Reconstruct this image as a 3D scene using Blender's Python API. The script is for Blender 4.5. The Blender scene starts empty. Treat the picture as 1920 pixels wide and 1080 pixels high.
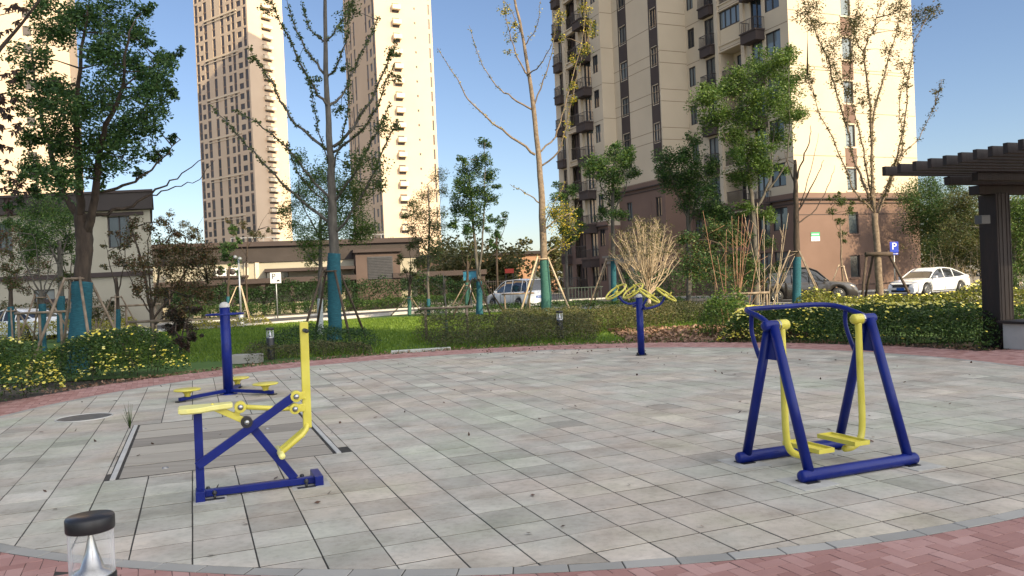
import bpy, math, random
import numpy as np
from mathutils import Vector, Matrix
random.seed(7); rng = np.random.default_rng(7)
scene = bpy.context.scene
col = scene.collection
R = math.radians
# ------------------------------------------------------------------ camera
F_PX, PITCH, ROLL, CAM_H = 1512.2, -0.010423, -0.0442794, 1.80
fw = Vector((0, math.cos(PITCH), math.sin(PITCH))); up0 = Vector((0, -math.sin(PITCH), math.cos(PITCH))); r0 = Vector((1, 0, 0))
cr = r0 * math.cos(ROLL) + up0 * math.sin(ROLL); cu = up0 * math.cos(ROLL) - r0 * math.sin(ROLL)
cam_d = bpy.data.cameras.new("camera"); cam = bpy.data.objects.new("camera", cam_d); col.objects.link(cam)
cam.matrix_world = Matrix(((cr.x, cu.x, -fw.x, 0), (cr.y, cu.y, -fw.y, 0), (cr.z, cu.z, -fw.z, CAM_H), (0, 0, 0, 1)))
cam_d.sensor_width = 36; cam_d.lens = 36 * F_PX / 1920; cam_d.clip_start = 0.05; cam_d.clip_end = 5000
scene.camera = cam
# ------------------------------------------------------------------ world + sun
SUN_AZ = Vector((0.68, -0.733, 0)).normalized(); SUN_EL = R(28)
w = bpy.data.worlds.new("World"); scene.world = w; w.use_nodes = True
nt = w.node_tree; bg = nt.nodes["Background"]
sky = nt.nodes.new("ShaderNodeTexSky"); sky.sky_type = 'NISHITA'; sky.sun_disc = False
sky.sun_elevation = SUN_EL; sky.sun_rotation = math.atan2(SUN_AZ.x, SUN_AZ.y)
sky.air_density = 1.0; sky.dust_density = 0.6; sky.ozone_density = 1.4
# warm fill glow added to the sky behind the camera, brightening the shaded plaza
SKYK, FILL_GLOW = 0.60, 8.0
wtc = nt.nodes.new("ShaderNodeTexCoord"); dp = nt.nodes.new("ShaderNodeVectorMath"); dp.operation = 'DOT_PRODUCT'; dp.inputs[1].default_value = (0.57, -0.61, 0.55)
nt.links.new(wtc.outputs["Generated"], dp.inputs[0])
mr = nt.nodes.new("ShaderNodeMapRange"); mr.interpolation_type = 'SMOOTHSTEP'; mr.inputs[1].default_value = 0.12; mr.inputs[2].default_value = 1.0; mr.inputs[4].default_value = FILL_GLOW; nt.links.new(dp.outputs["Value"], mr.inputs[0])
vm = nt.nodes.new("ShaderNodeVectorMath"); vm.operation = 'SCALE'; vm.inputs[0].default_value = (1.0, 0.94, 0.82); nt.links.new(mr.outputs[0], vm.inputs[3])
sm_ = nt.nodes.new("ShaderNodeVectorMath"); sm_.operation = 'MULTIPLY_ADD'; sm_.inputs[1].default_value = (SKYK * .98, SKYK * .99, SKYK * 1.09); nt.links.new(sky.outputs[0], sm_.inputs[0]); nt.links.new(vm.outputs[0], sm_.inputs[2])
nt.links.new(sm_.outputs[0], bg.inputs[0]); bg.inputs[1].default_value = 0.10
sl = bpy.data.lights.new("sun", 'SUN'); sl.energy = 3.1; sl.angle = R(0.5); sl.color = (1.0, 0.81, 0.52)
so = bpy.data.objects.new("sun", sl); col.objects.link(so)
sv = Vector((SUN_AZ.x * math.cos(SUN_EL), SUN_AZ.y * math.cos(SUN_EL), math.sin(SUN_EL)))
so.rotation_euler = sv.to_track_quat('Z', 'Y').to_euler()
scene.view_settings.view_transform = 'Standard'; scene.view_settings.look = 'None'
scene.view_settings.exposure = 1.24; scene.view_settings.gamma = 1
scene.cycles.max_bounces = 6; scene.cycles.transparent_max_bounces = 8

def at(px, py, Y):
    """world point seen at photo pixel (px,py), at distance Y"""
    d = cr * (px - 960) - cu * (py - 540) + fw * F_PX
    return Vector((0, 0, CAM_H)) + d * (Y / d.y)
# ------------------------------------------------------------------ materials
MATS = {}
def mat(name, c1, c2=None, rough=0.7, scale=4.0, metal=0.0, bump=0.0, bscale=40.0, detail=5, spec=0.5, coat=0.0, island=False, c3=None, stretch=None, trans=0.0, objrand=False):
    if name in MATS: return MATS[name]
    m = bpy.data.materials.new(name); m.use_nodes = True; n = m.node_tree.nodes; l = m.node_tree.links
    b = n["Principled BSDF"]; b.inputs["Roughness"].default_value = rough; b.inputs["Metallic"].default_value = metal
    b.inputs["Specular IOR Level"].default_value = spec; b.inputs["Coat Weight"].default_value = coat
    if c2 is None: c2 = tuple(x * 0.85 for x in c1)
    tc = n.new("ShaderNodeTexCoord"); mp = n.new("ShaderNodeMapping"); l.new(tc.outputs["Object"], mp.inputs[0])
    if stretch: mp.inputs["Scale"].default_value = stretch
    nz = n.new("ShaderNodeTexNoise"); nz.inputs["Scale"].default_value = scale; nz.inputs["Detail"].default_value = detail
    l.new(mp.outputs[0], nz.inputs["Vector"])
    cr_ = n.new("ShaderNodeValToRGB"); e = cr_.color_ramp.elements
    e[0].position = 0.3; e[0].color = (*c1, 1); e[1].position = 0.72; e[1].color = (*c2, 1)
    if c3: k = e.new(0.5); k.color = (*c3, 1)
    if island:
        g = n.new("ShaderNodeNewGeometry"); e[0].position = 0.0; e[-1].position = 1.0
        mx = n.new("ShaderNodeMath"); mx.operation = 'MULTIPLY_ADD'; l.new(nz.outputs[0], mx.inputs[0]); mx.inputs[1].default_value = 0.7
        m2 = n.new("ShaderNodeMath"); m2.operation = 'MULTIPLY_ADD'; l.new(g.outputs["Random Per Island"], m2.inputs[0]); m2.inputs[1].default_value = 0.75; m2.inputs[2].default_value = -0.22
        l.new(m2.outputs[0], mx.inputs[2]); l.new(mx.outputs[0], cr_.inputs[0])
    elif objrand:
        g = n.new("ShaderNodeObjectInfo"); mx = n.new("ShaderNodeMath"); mx.operation = 'MULTIPLY_ADD'; mx.inputs[1].default_value = 0.25
        l.new(nz.outputs[0], mx.inputs[0]); l.new(g.outputs["Random"], mx.inputs[2]); l.new(mx.outputs[0], cr_.inputs[0])
    else: l.new(nz.outputs[0], cr_.inputs[0])
    l.new(cr_.outputs[0], b.inputs["Base Color"])
    if bump:
        nb = n.new("ShaderNodeTexNoise"); nb.inputs["Scale"].default_value = bscale; nb.inputs["Detail"].default_value = 4; l.new(mp.outputs[0], nb.inputs["Vector"])
        bp = n.new("ShaderNodeBump"); bp.inputs["Strength"].default_value = bump; bp.inputs["Distance"].default_value = 0.01
        l.new(nb.outputs[0], bp.inputs["Height"]); l.new(bp.outputs[0], b.inputs["Normal"])
    if trans:
        t = n.new("ShaderNodeBsdfTranslucent"); l.new(cr_.outputs[0], t.inputs[0]); ms = n.new("ShaderNodeMixShader"); ms.inputs[0].default_value = trans
        l.new(b.outputs[0], ms.inputs[1]); l.new(t.outputs[0], ms.inputs[2]); l.new(ms.outputs[0], n["Material Output"].inputs[0])
    MATS[name] = m; return m
def leafmat(name, c1, c2, c3=None, trans=0.3): return mat(name, c1, c2, 0.5, 0.6, island=True, c3=c3, trans=trans, spec=0.4)
BLUE = mat("blue paint", (0.003, 0.010, 0.125), (0.006, 0.018, 0.18), 0.36, 5, bump=0.12, bscale=35, coat=0.04, detail=8, spec=.28)
YEL = mat("yellow paint", (0.60, 0.52, 0.06), (0.72, 0.64, 0.11), 0.38, 5, bump=0.10, bscale=35, coat=0.15, detail=8)
YELP = mat("pale yellow paint", (0.74, 0.68, 0.20), (0.82, 0.77, 0.3), 0.4, 9)
BLACKP = mat("black paint", (0.012, 0.012, 0.014), (0.02, 0.02, 0.022), 0.4, 8)
STEEL = mat("steel", (0.5, 0.5, 0.5), (0.35, 0.35, 0.35), 0.25, 20, metal=1)
GALV = mat("galvanised steel", (0.32, 0.34, 0.35), (0.42, 0.44, 0.45), 0.45, 12, metal=0.6)
CAPG = mat("grey cap plastic", (0.55, 0.53, 0.5), (0.42, 0.41, 0.38), 0.6, 20)
RUBBER = mat("rubber", (0.015, 0.015, 0.015), (0.03, 0.03, 0.03), 0.8, 20)
TILE = mat("grey paver", (0.38, 0.360, 0.315), (0.49, 0.468, 0.418), 0.85, 3.0, bump=0.35, bscale=70, detail=9)
def _tile():
    m = TILE; n = m.node_tree.nodes; l = m.node_tree.links; b = n["Principled BSDF"]; src = b.inputs["Base Color"].links[0].from_socket
    g = n.new("ShaderNodeNewGeometry"); tc = n.new("ShaderNodeTexCoord")
    def noise(sc, det=4, off=0.0, st=None):
        mp = n.new("ShaderNodeMapping"); mp.inputs["Location"].default_value = (off, off, 0); 
        if st: mp.inputs["Scale"].default_value = st
        l.new(tc.outputs["Object"], mp.inputs[0]); z = n.new("ShaderNodeTexNoise"); z.inputs["Scale"].default_value = sc; z.inputs["Detail"].default_value = det; l.new(mp.outputs[0], z.inputs["Vector"]); return z.outputs[0]
    def ramp(v, stops):
        r = n.new("ShaderNodeValToRGB"); e = r.color_ramp.elements
        while len(e) < len(stops): e.new(.5)
        for q, (p_, c_) in zip(e, stops): q.position = p_; q.color = (*c_, 1)
        l.new(v, r.inputs[0]); return r.outputs[0]
    def mul(a, c_, f=1.0):
        x = n.new("ShaderNodeMix"); x.data_type = 'RGBA'; x.blend_type = 'MULTIPLY'; x.inputs[0].default_value = f; l.new(a, x.inputs[6]); l.new(c_, x.inputs[7]); return x.outputs[2]
    o = mul(src, ramp(g.outputs["Random Per Island"], [(0, (.66, .65, .62)), (.10, (.88, .87, .84)), (.35, (1.0, .96, .93)), (.6, (1.02, 1.03, .98)), (.85, (1.1, 1.08, 1.04)), (1, (1.28, 1.27, 1.24))]), .8)
    o = mul(o, ramp(noise(.55, 3, 3.1), [(.3, (.95, 1.03, .95)), (.48, (1, 1, 1)), (.56, (1.05, .98, .95)), (.7, (1.06, 1.04, .93))]))
    o = mul(o, ramp(noise(1.7, 8, 9.0), [(.30, (.76, .75, .73)), (.43, (.95, .95, .94)), (.58, (1, 1, 1)), (.75, (1.12, 1.11, 1.08))]))
    o = mul(o, ramp(noise(22, 5, 1.0), [(.3, (.80, .80, .79)), (.5, (1, 1, 1)), (.7, (1.08, 1.08, 1.08))]), .7)
    l.new(o, b.inputs["Base Color"])
_tile()
JOINT = mat("joint sand", (0.018, 0.017, 0.015), (0.06, 0.053, 0.044), 0.95, 5)
KERB = mat("kerb stone", (0.24, 0.235, 0.215), (0.40, 0.385, 0.35), 0.85, 3, island=True, bump=0.2, bscale=80)
REDB = mat("red brick paver", (0.27, 0.13, 0.11), (0.46, 0.28, 0.25), 0.85, 2.5, island=True, c3=(0.36, 0.195, 0.17), bump=0.3, bscale=70, detail=8)
PLANK = mat("weathered slab", (0.14, 0.12, 0.10), (0.44, 0.40, 0.33), 0.85, 1.6, island=True, bump=0.4, bscale=25, detail=10, stretch=(0.5, 6, 1))
MORTAR = mat("light mortar", (0.48, 0.47, 0.43), (0.33, 0.32, 0.29), 0.9, 7, bump=0.4, bscale=40, detail=8)
IRON = mat("cast iron", (0.07, 0.07, 0.065), (0.13, 0.125, 0.11), 0.6, 12, bump=0.5, bscale=60)
SOIL = mat("soil", (0.055, 0.045, 0.03), (0.11, 0.09, 0.06), 0.95, 3, bump=0.8, bscale=20)
LAWN = mat("lawn soil", (0.035, 0.085, 0.010), (0.075, 0.15, 0.018), 0.9, 0.7, bump=0.8, bscale=30, detail=8)
GRASSM = mat("grass blades", (0.065, 0.14, 0.012), (0.20, 0.29, 0.03), 0.6, 0.5, island=True, trans=0.35)
ASPH = mat("asphalt", (0.05, 0.05, 0.052), (0.085, 0.083, 0.08), 0.9, 2, bump=0.4, bscale=60)
CONC = mat("pale concrete", (0.42, 0.41, 0.38), (0.52, 0.51, 0.48), 0.85, 3, bump=0.2, bscale=30)
BARK = mat("brown bark", (0.035, 0.026, 0.02), (0.085, 0.062, 0.046), 0.95, 8, bump=0.9, bscale=30, stretch=(1, 1, 0.25))
BARKG = mat("grey bark", (0.06, 0.055, 0.047), (0.15, 0.135, 0.115), 0.95, 8, bump=0.8, bscale=30, stretch=(1, 1, 0.3))
BARKL = mat("pale bark", (0.12, 0.088, 0.06), (0.25, 0.19, 0.135), 0.9, 8, bump=0.5, bscale=30)
TWIG = mat("pale twigs", (0.38, 0.29, 0.19), (0.52, 0.42, 0.30), 0.9, 8)
STEMR = mat("reddish stems", (0.24, 0.12, 0.07), (0.40, 0.24, 0.15), 0.9, 5)
TEAL = mat("teal trunk wrap", (0.008, 0.06, 0.085), (0.018, 0.125, 0.16), 0.85, 14, bump=1.0, bscale=22, stretch=(0.6, 0.6, 5))
TEALG = mat("green trunk wrap", (0.022, 0.085, 0.07), (0.055, 0.17, 0.14), 0.85, 14, bump=1.0, bscale=22, stretch=(0.6, 0.6, 5))
STAKE = mat("timber stake", (0.15, 0.11, 0.075), (0.29, 0.23, 0.17), 0.9, 6, bump=0.4, bscale=30)
STAKED = mat("dark timber stake", (0.05, 0.035, 0.025), (0.09, 0.065, 0.045), 0.9, 6, bump=0.4, bscale=30)
PERG = mat("dark stained timber", (0.009, 0.0055, 0.0045), (0.024, 0.013, 0.010), 0.65, 5, bump=0.6, bscale=18, stretch=(1, 1, 0.2))
CREAM = mat("cream wall", (0.55, 0.46, 0.34), (0.62, 0.52, 0.39), 0.9, 0.35, bump=0.15, bscale=8, detail=8)
TOWERC = mat("tower cream wall", (0.58, 0.445, 0.325), (0.64, 0.50, 0.37), 0.9, 0.12)
TRIMC = mat("cream trim", (0.66, 0.56, 0.42), (0.70, 0.60, 0.46), 0.9, 0.5)
BROWN = mat("brown wall", (0.165, 0.105, 0.082), (0.205, 0.132, 0.104), 0.9, 0.4, bump=0.3, bscale=10, detail=8)
BROWND = mat("dark brown trim", (0.045, 0.032, 0.030), (0.06, 0.043, 0.040), 0.8, 0.6)
GROOVE = mat("wall groove", (0.26, 0.19, 0.13), (0.30, 0.22, 0.15), 0.9, 1)
HOUSEC = mat("house cream wall", (0.33, 0.305, 0.24), (0.40, 0.37, 0.295), 0.9, 0.5, bump=0.15, bscale=8, detail=8)
ROOFM = mat("dark grey brown roof", (0.034, 0.027, 0.025), (0.048, 0.038, 0.035), 0.8, 0.8)
GLASS = mat("window glass", (0.02, 0.028, 0.035), (0.16, 0.19, 0.20), 0.06, 0.5, spec=0.8, objrand=True)
TGLASS = mat("tower window", (0.018, 0.015, 0.015), (0.07, 0.055, 0.05), 0.4, 0.5, objrand=True)
FRAME = mat("window frame", (0.03, 0.025, 0.025), (0.05, 0.04, 0.04), 0.5, 3)
CARW = mat("white car paint", (0.78, 0.79, 0.80), (0.80, 0.81, 0.82), 0.22, 2, coat=1)
CARG = mat("grey brown car paint", (0.05, 0.045, 0.043), (0.06, 0.055, 0.052), 0.3, 2, metal=0.4, coat=1)
CGLASS = mat("car glass", (0.015, 0.018, 0.02), (0.03, 0.03, 0.035), 0.05, 2, spec=0.9)
LAMPG = mat("headlamp glass", (0.55, 0.57, 0.6), (0.3, 0.3, 0.32), 0.1, 15, spec=0.9)
REDL = mat("red lamp glass", (0.35, 0.01, 0.015), (0.45, 0.02, 0.02), 0.15, 10)
PLATE = mat("blue plate", (0.01, 0.09, 0.38), (0.012, 0.1, 0.42), 0.4, 10)
WHITE = mat("white sign paint", (0.75, 0.75, 0.75), (0.8, 0.8, 0.8), 0.5, 5)
SIGNB = mat("blue sign paint", (0.008, 0.04, 0.42), (0.01, 0.05, 0.48), 0.4, 5)
SIGNG = mat("green sign paint", (0.02, 0.38, 0.16), (0.03, 0.42, 0.18), 0.5, 5)
BLKT = mat("black lettering", (0.02, 0.02, 0.02), None, 0.6, 5)
STONEG = mat("grey stone cladding", (0.20, 0.185, 0.165), (0.27, 0.25, 0.22), 0.85, 2, bump=0.2, bscale=10)
ORANGEW = mat("orange brick wall", (0.42, 0.24, 0.15), (0.5, 0.3, 0.19), 0.9, 1)
REDSIGN = mat("red board", (0.5, 0.05, 0.03), (0.55, 0.07, 0.04), 0.6, 3)
LF_CAMPHOR = leafmat("camphor leaves", (0.018, 0.052, 0.018), (0.12, 0.19, 0.042), (0.042, 0.10, 0.026))
LF_BRIGHT = leafmat("bright green leaves", (0.035, 0.085, 0.015), (0.17, 0.24, 0.04), (0.075, 0.14, 0.025))
LF_OLIVE = leafmat("olive leaves", (0.05, 0.06, 0.02), (0.20, 0.16, 0.06), (0.10, 0.11, 0.035))
LF_RED = leafmat("reddish leaves", (0.06, 0.03, 0.02), (0.20, 0.09, 0.05), (0.11, 0.065, 0.03))
LF_MIXED = leafmat("green and rust leaves", (0.03, 0.055, 0.018), (0.19, 0.12, 0.04), (0.07, 0.075, 0.025))
LF_MAPLE = leafmat("dark maple leaves", (0.02, 0.012, 0.012), (0.07, 0.045, 0.025), (0.035, 0.02, 0.016))
LF_YEL = leafmat("yellow ginkgo leaves", (0.28, 0.22, 0.02), (0.62, 0.45, 0.03), (0.42, 0.36, 0.04))
LF_GINK = leafmat("late green ginkgo leaves", (0.03, 0.065, 0.018), (0.13, 0.15, 0.03), (0.06, 0.10, 0.022))
LF_DARK = leafmat("dark hedge leaves", (0.010, 0.030, 0.010), (0.05, 0.10, 0.022), (0.022, 0.058, 0.015))
LF_HEDGE = leafmat("hedge leaves", (0.015, 0.05, 0.012), (0.10, 0.16, 0.025), (0.04, 0.085, 0.018))
LF_COVER = leafmat("ground cover leaves", (0.035, 0.05, 0.018), (0.17, 0.14, 0.055), (0.075, 0.085, 0.03))
LF_DRY = leafmat("dry fallen leaves", (0.12, 0.06, 0.035), (0.42, 0.26, 0.17), (0.24, 0.14, 0.09), trans=0.1)
PETAL = leafmat("yellow petals", (0.78, 0.62, 0.06), (0.85, 0.80, 0.35), (0.8, 0.72, 0.12), trans=0.2)
GOLDH = leafmat("golden privet leaves", (0.16, 0.16, 0.02), (0.50, 0.42, 0.05), (0.3, 0.28, 0.03))
# ------------------------------------------------------------------ mesh helpers
class MB:
    def __init__(s): s.v = []; s.f = []; s.sm = []
    def add(s, vs, fs, smooth=False):
        o = len(s.v); s.v += [tuple(x) for x in vs]; s.f += [tuple(i + o for i in f) for f in fs]; s.sm += [smooth] * len(fs); return s
    def box(s, c, size, ax=None, ay=None):
        c = Vector(c); X = Vector(ax or (1, 0, 0)); Y = Vector(ay or (-X.y, X.x, 0)); Z = X.cross(Y).normalized()
        hx, hy, hz = [q / 2 for q in size]
        vs = [c + X * (a * hx) + Y * (b * hy) + Z * (d * hz) for d in (-1, 1) for b in (-1, 1) for a in (-1, 1)]
        return s.add(vs, [(0, 2, 3, 1), (4, 5, 7, 6), (0, 1, 5, 4), (2, 6, 7, 3), (0, 4, 6, 2), (1, 3, 7, 5)])
    def quad(s, *p): return s.add(p, [tuple(range(len(p)))])
    def beam(s, a, b, wd, ht, upv=(0, 0, 1)):
        a = Vector(a); b = Vector(b); X = (b - a).normalized(); Y = Vector(upv).cross(X)
        if Y.length < 1e-4: Y = Vector((0, 1, 0)).cross(X)
        return s.box((a + b) / 2, ((b - a).length, wd, ht), X, Y.normalized())
    def tube(s, pts, rad, n=8, cap=True, round_end=False):
        pts = [Vector(p) for p in pts]; k = len(pts)
        if not hasattr(rad, '__len__'): rad = [rad] * k
        rad = list(rad)
        if round_end:
            for end in (0, -1):
                d = (pts[end] - pts[1 if end == 0 else -2]).normalized(); r = rad[end]
                if end == 0: pts = [pts[0] + d * r * .5, pts[0] + d * r * .35] + pts; rad = [r * .35, r * .8] + rad
                else: pts = pts + [pts[-1] + d * r * .35, pts[-1] + d * r * .5]; rad = rad + [r * .8, r * .35]
            k = len(pts)
        t0 = (pts[1] - pts[0]).normalized(); ref = Vector((0, 0, 1)) if abs(t0.z) < .9 else Vector((1, 0, 0))
        nrm = t0.cross(ref).normalized(); vs = []
        for i in range(k):
            t = (pts[min(i + 1, k - 1)] - pts[max(i - 1, 0)]); t = t.normalized() if t.length > 1e-9 else t0
            nrm = (nrm - t * nrm.dot(t)); nrm = nrm.normalized() if nrm.length > 1e-6 else t.orthogonal().normalized()
            bn = t.cross(nrm)
            for j in range(n):
                a = 2 * math.pi * j / n; vs.append(pts[i] + (nrm * math.cos(a) + bn * math.sin(a)) * rad[i])
        fs = [(i * n + j, i * n + (j + 1) % n, (i + 1) * n + (j + 1) % n, (i + 1) * n + j) for i in range(k - 1) for j in range(n)]
        s.add(vs, fs, True)
        if cap: o = len(s.v) - k * n; s.f += [tuple(o + j for j in reversed(range(n))), tuple(o + (k - 1) * n + j for j in range(n))]; s.sm += [False, False]
        return s
    def lathe(s, c, prof, n=24, ax=(0, 0, 1)):
        c = Vector(c); Z = Vector(ax).normalized(); X = Z.orthogonal().normalized(); Y = Z.cross(X); vs = []; k = len(prof)
        for r, z in prof:
            for j in range(n): a = 2 * math.pi * j / n; vs.append(c + Z * z + (X * math.cos(a) + Y * math.sin(a)) * r)
        fs = [(i * n + j, i * n + (j + 1) % n, (i + 1) * n + (j + 1) % n, (i + 1) * n + j) for i in range(k - 1) for j in range(n)]
        fs += [tuple(reversed(range(n))), tuple((k - 1) * n + j for j in range(n))]
        return s.add(vs, fs[:-2], True).add(vs[:n], [tuple(reversed(range(n)))]).add(vs[-n:], [tuple(range(n))])
    def torus(s, c, R_, r_, ax=(0, 0, 1), n=32, m=8, arc=2 * math.pi):
        c = Vector(c); Z = Vector(ax).normalized(); X = Z.orthogonal().normalized(); Y = Z.cross(X); vs = []
        for i in range(n):
            a = arc * i / n; d = X * math.cos(a) + Y * math.sin(a)
            for j in range(m): b = 2 * math.pi * j / m; vs.append(c + d * (R_ + r_ * math.cos(b)) + Z * r_ * math.sin(b))
        fs = [(i * m + j, ((i + 1) % n) * m + j, ((i + 1) % n) * m + (j + 1) % m, i * m + (j + 1) % m) for i in range(n) for j in range(m)]
        return s.add(vs, fs, True)
    def prism(s, poly, z0, z1):
        n = len(poly); vs = [(x, y, z0) for x, y in poly] + [(x, y, z1) for x, y in poly]
        return s.add(vs, [tuple(reversed(range(n))), tuple(range(n, 2 * n))] + [(i, (i + 1) % n, n + (i + 1) % n, n + i) for i in range(n)])
    def build(s, name, m, parent=None, bevel=0, origin=None):
        me = bpy.data.meshes.new(name)
        off = origin if origin is not None else (ORIG.get(parent.name) if parent is not None and parent.name in ORIG else None)
        vs = s.v if off is None else [(x - off[0], y - off[1], z - off[2]) for x, y, z in s.v]
        me.from_pydata(vs, [], s.f); me.materials.append(m); me.polygons.foreach_set("use_smooth", s.sm); me.update()
        o = bpy.data.objects.new(name, me); col.objects.link(o)
        if parent is not None: o.parent = parent; ORIG[o.name] = off
        elif origin is not None: o.location = origin
        if bevel:
            b = o.modifiers.new("bevel", 'BEVEL'); b.width = bevel; b.segments = 2; b.limit_method = 'ANGLE'; b.angle_limit = R(40)
        return o
ORIG = {}
def tag(o, label=None, cat=None, group=None, kind=None):
    if label: o['label'] = label
    if cat: o['category'] = cat
    if group: o['group'] = group
    if kind: o['kind'] = kind
    return o
def thing(name, label, cat, loc=(0, 0, 0), group=None):
    """Empty at the thing's base; its parts are built in world coordinates and stored relative to it"""
    o = bpy.data.objects.new(name, None); col.objects.link(o); o.location = loc; o.empty_display_size = .2
    ORIG[o.name] = tuple(loc); return tag(o, label, cat, group)
def struct(name, mb, m): return tag(mb.build(name, m), kind='structure')
def bez(pts, n=6):
    """smooth polyline (Catmull-Rom) through points"""
    P = [Vector(p) for p in pts]; out = []
    for i in range(len(P) - 1):
        a = P[max(i - 1, 0)]; b = P[i]; c = P[i + 1]; d = P[min(i + 2, len(P) - 1)]
        for k in range(n):
            t = k / n; out.append(.5 * ((2 * b) + (c - a) * t + (2 * a - 5 * b + 4 * c - d) * t * t + (3 * b - a - 3 * c + d) * t ** 3))
    return out + [P[-1]]
def np_mesh(name, V, nper, m, parent=None, origin=(0, 0, 0)):
    """mesh of N separate polygons with nper vertices each (V: N*nper x 3)"""
    off = ORIG.get(parent.name, (0, 0, 0)) if parent is not None else origin
    V = (V - np.array(off)).astype(np.float32); N = len(V) // nper
    me = bpy.data.meshes.new(name); me.vertices.add(len(V)); me.vertices.foreach_set("co", V.ravel())
    me.loops.add(len(V)); me.loops.foreach_set("vertex_index", np.arange(len(V), dtype=np.int32))
    me.polygons.add(N); me.polygons.foreach_set("loop_start", np.arange(0, len(V), nper, dtype=np.int32))
    me.polygons.foreach_set("loop_total", np.full(N, nper, dtype=np.int32)); me.materials.append(m); me.update(calc_edges=True)
    o = bpy.data.objects.new(name, me); col.objects.link(o)
    if parent is not None: o.parent = parent
    else: o.location = origin
    return o
def leaf_quads(P, L, Wd, flat=0.35, droop=0.0):
    N = len(P); a = rng.normal(size=(N, 3)); a[:, 2] = a[:, 2] * .6 - droop; a /= np.linalg.norm(a, axis=1)[:, None]
    up = rng.normal(size=(N, 3)); up[:, 2] += flat * 3; s_ = np.cross(a, up); s_ /= (np.linalg.norm(s_, axis=1)[:, None] + 1e-9)
    sc = rng.uniform(.65, 1.25, size=(N, 1)); a = a * sc * L / 2; s_ = s_ * sc * Wd / 2
    V = np.empty((N, 4, 3)); V[:, 0] = P - a; V[:, 1] = P + s_ - a * .1; V[:, 2] = P + a; V[:, 3] = P - s_ - a * .1
    return V.reshape(-1, 3)
def ball(c, r, n, squash=.85):
    d = rng.normal(size=(n, 3)); d /= np.linalg.norm(d, axis=1)[:, None]; d *= (rng.random((n, 1)) ** .45) * r; d[:, 2] *= squash
    return d + np.array(c)
# ------------------------------------------------------------------ ground, lawn, paving
GX, GY = 0.1, 12.4                       # centre of the round plaza
U = Vector((0.92971, 0.36830, 0)); Vd = Vector((-0.36830, 0.92971, 0))     # directions of the paver rows
def uv(u, v, z=0.0): return U * u + Vd * v + Vector((0, 0, z))
g = MB(); n = 40
g.quad((-2500, -600, -.06), (2500, -600, -.06), (2500, 3000, -.06), (-2500, 3000, -.06)); struct("ground", g, mat("dry ground", (0.16, 0.14, 0.11), (0.26, 0.235, 0.20), 0.95, 0.3))
bed = MB().quad((-45, 12, -.045), (24, 12, -.045), (24, 36, -.045), (-45, 36, -.045)); struct("planting_bed", bed, SOIL)
def ell(rx, ry, n=96, cx=GX, cy=GY): return [(cx + rx * math.cos(2 * math.pi * i / n), cy + ry * math.sin(2 * math.pi * i / n)) for i in range(n)]
lawn = MB().quad((-60, 18, -.02), (14, 18, -.02), (14, 37, -.02), (8, 44, -.02), (-6.5, 48.5, -.02), (-15, 40.3, -.02), (-60, 34, -.02)); struct("lawn", lawn, LAWN)
# red outer paving base and joints
base = MB(); pts = ell(9.55, 8.9); base.add([(x, y, .0196) for x, y in pts], [tuple(range(len(pts)))])
base.quad((-14, -6, .0186), (16, -6, .0186), (16, 9.5, .0186), (-14, 9.5, .0186)); base.quad((8, 9.4, .012), (24, 9.4, .012), (24, 17.4, .012), (9.2, 15.6, .012)); struct("paving_bed", base, JOINT)
def clip_poly(poly, inside, cut):
    out = []
    for i in range(len(poly)):
        a = poly[i]; b = poly[(i + 1) % len(poly)]; ia = inside(a); ib = inside(b)
        if ia: out.append(a)
        if ia != ib: out.append(cut(a, b))
    return out
RX, RY = 8.05, 7.42
def f_in(p, rx=RX, ry=RY): return ((p[0] - GX) / rx) ** 2 + ((p[1] - GY) / ry) ** 2 - 1
def cut_f(f):
    def c(a, b):
        lo, hi = 0., 1.; fa = f(a)
        for _ in range(18):
            m_ = (lo + hi) / 2; q = (a[0] + (b[0] - a[0]) * m_, a[1] + (b[1] - a[1]) * m_)
            if (f(q) > 0) == (fa > 0): lo = m_
            else: hi = m_
        return (a[0] + (b[0] - a[0]) * lo, a[1] + (b[1] - a[1]) * lo)
    return c
S_, UO, VO = 0.4017, -1.6866, 4.6400
PANEL = (-0.84, 1.42, 8.74, 12.25)
tiles = MB()
def add_slab(mb, poly, z, t=.02, tilt=.0025, inset=.0035, ch=.004):
    n_ = len(poly); cx = sum(p[0] for p in poly) / n_; cy = sum(p[1] for p in poly) / n_
    gx = random.gauss(0, tilt); gy = random.gauss(0, tilt); z += random.gauss(0, .0008)
    r1 = []; r2 = []
    for x, y in poly:
        dx, dy = x - cx, y - cy; L_ = math.hypot(dx, dy) or 1; k = (L_ - inset) / L_; k2 = (L_ - inset - ch) / L_
        zz = z + gx * dx + gy * dy; r1.append((cx + dx * k, cy + dy * k, zz - ch)); r2.append((cx + dx * k2, cy + dy * k2, zz))
    r0_ = [(a, b, -.001) for a, b, c in r1]
    mb.add(r0_ + r1 + r2, [(i, (i + 1) % n_, n_ + (i + 1) % n_, n_ + i) for i in range(n_)] + [(n_ + i, n_ + (i + 1) % n_, 2 * n_ + (i + 1) % n_, 2 * n_ + i) for i in range(n_)] + [tuple(range(2 * n_, 3 * n_))])
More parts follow.
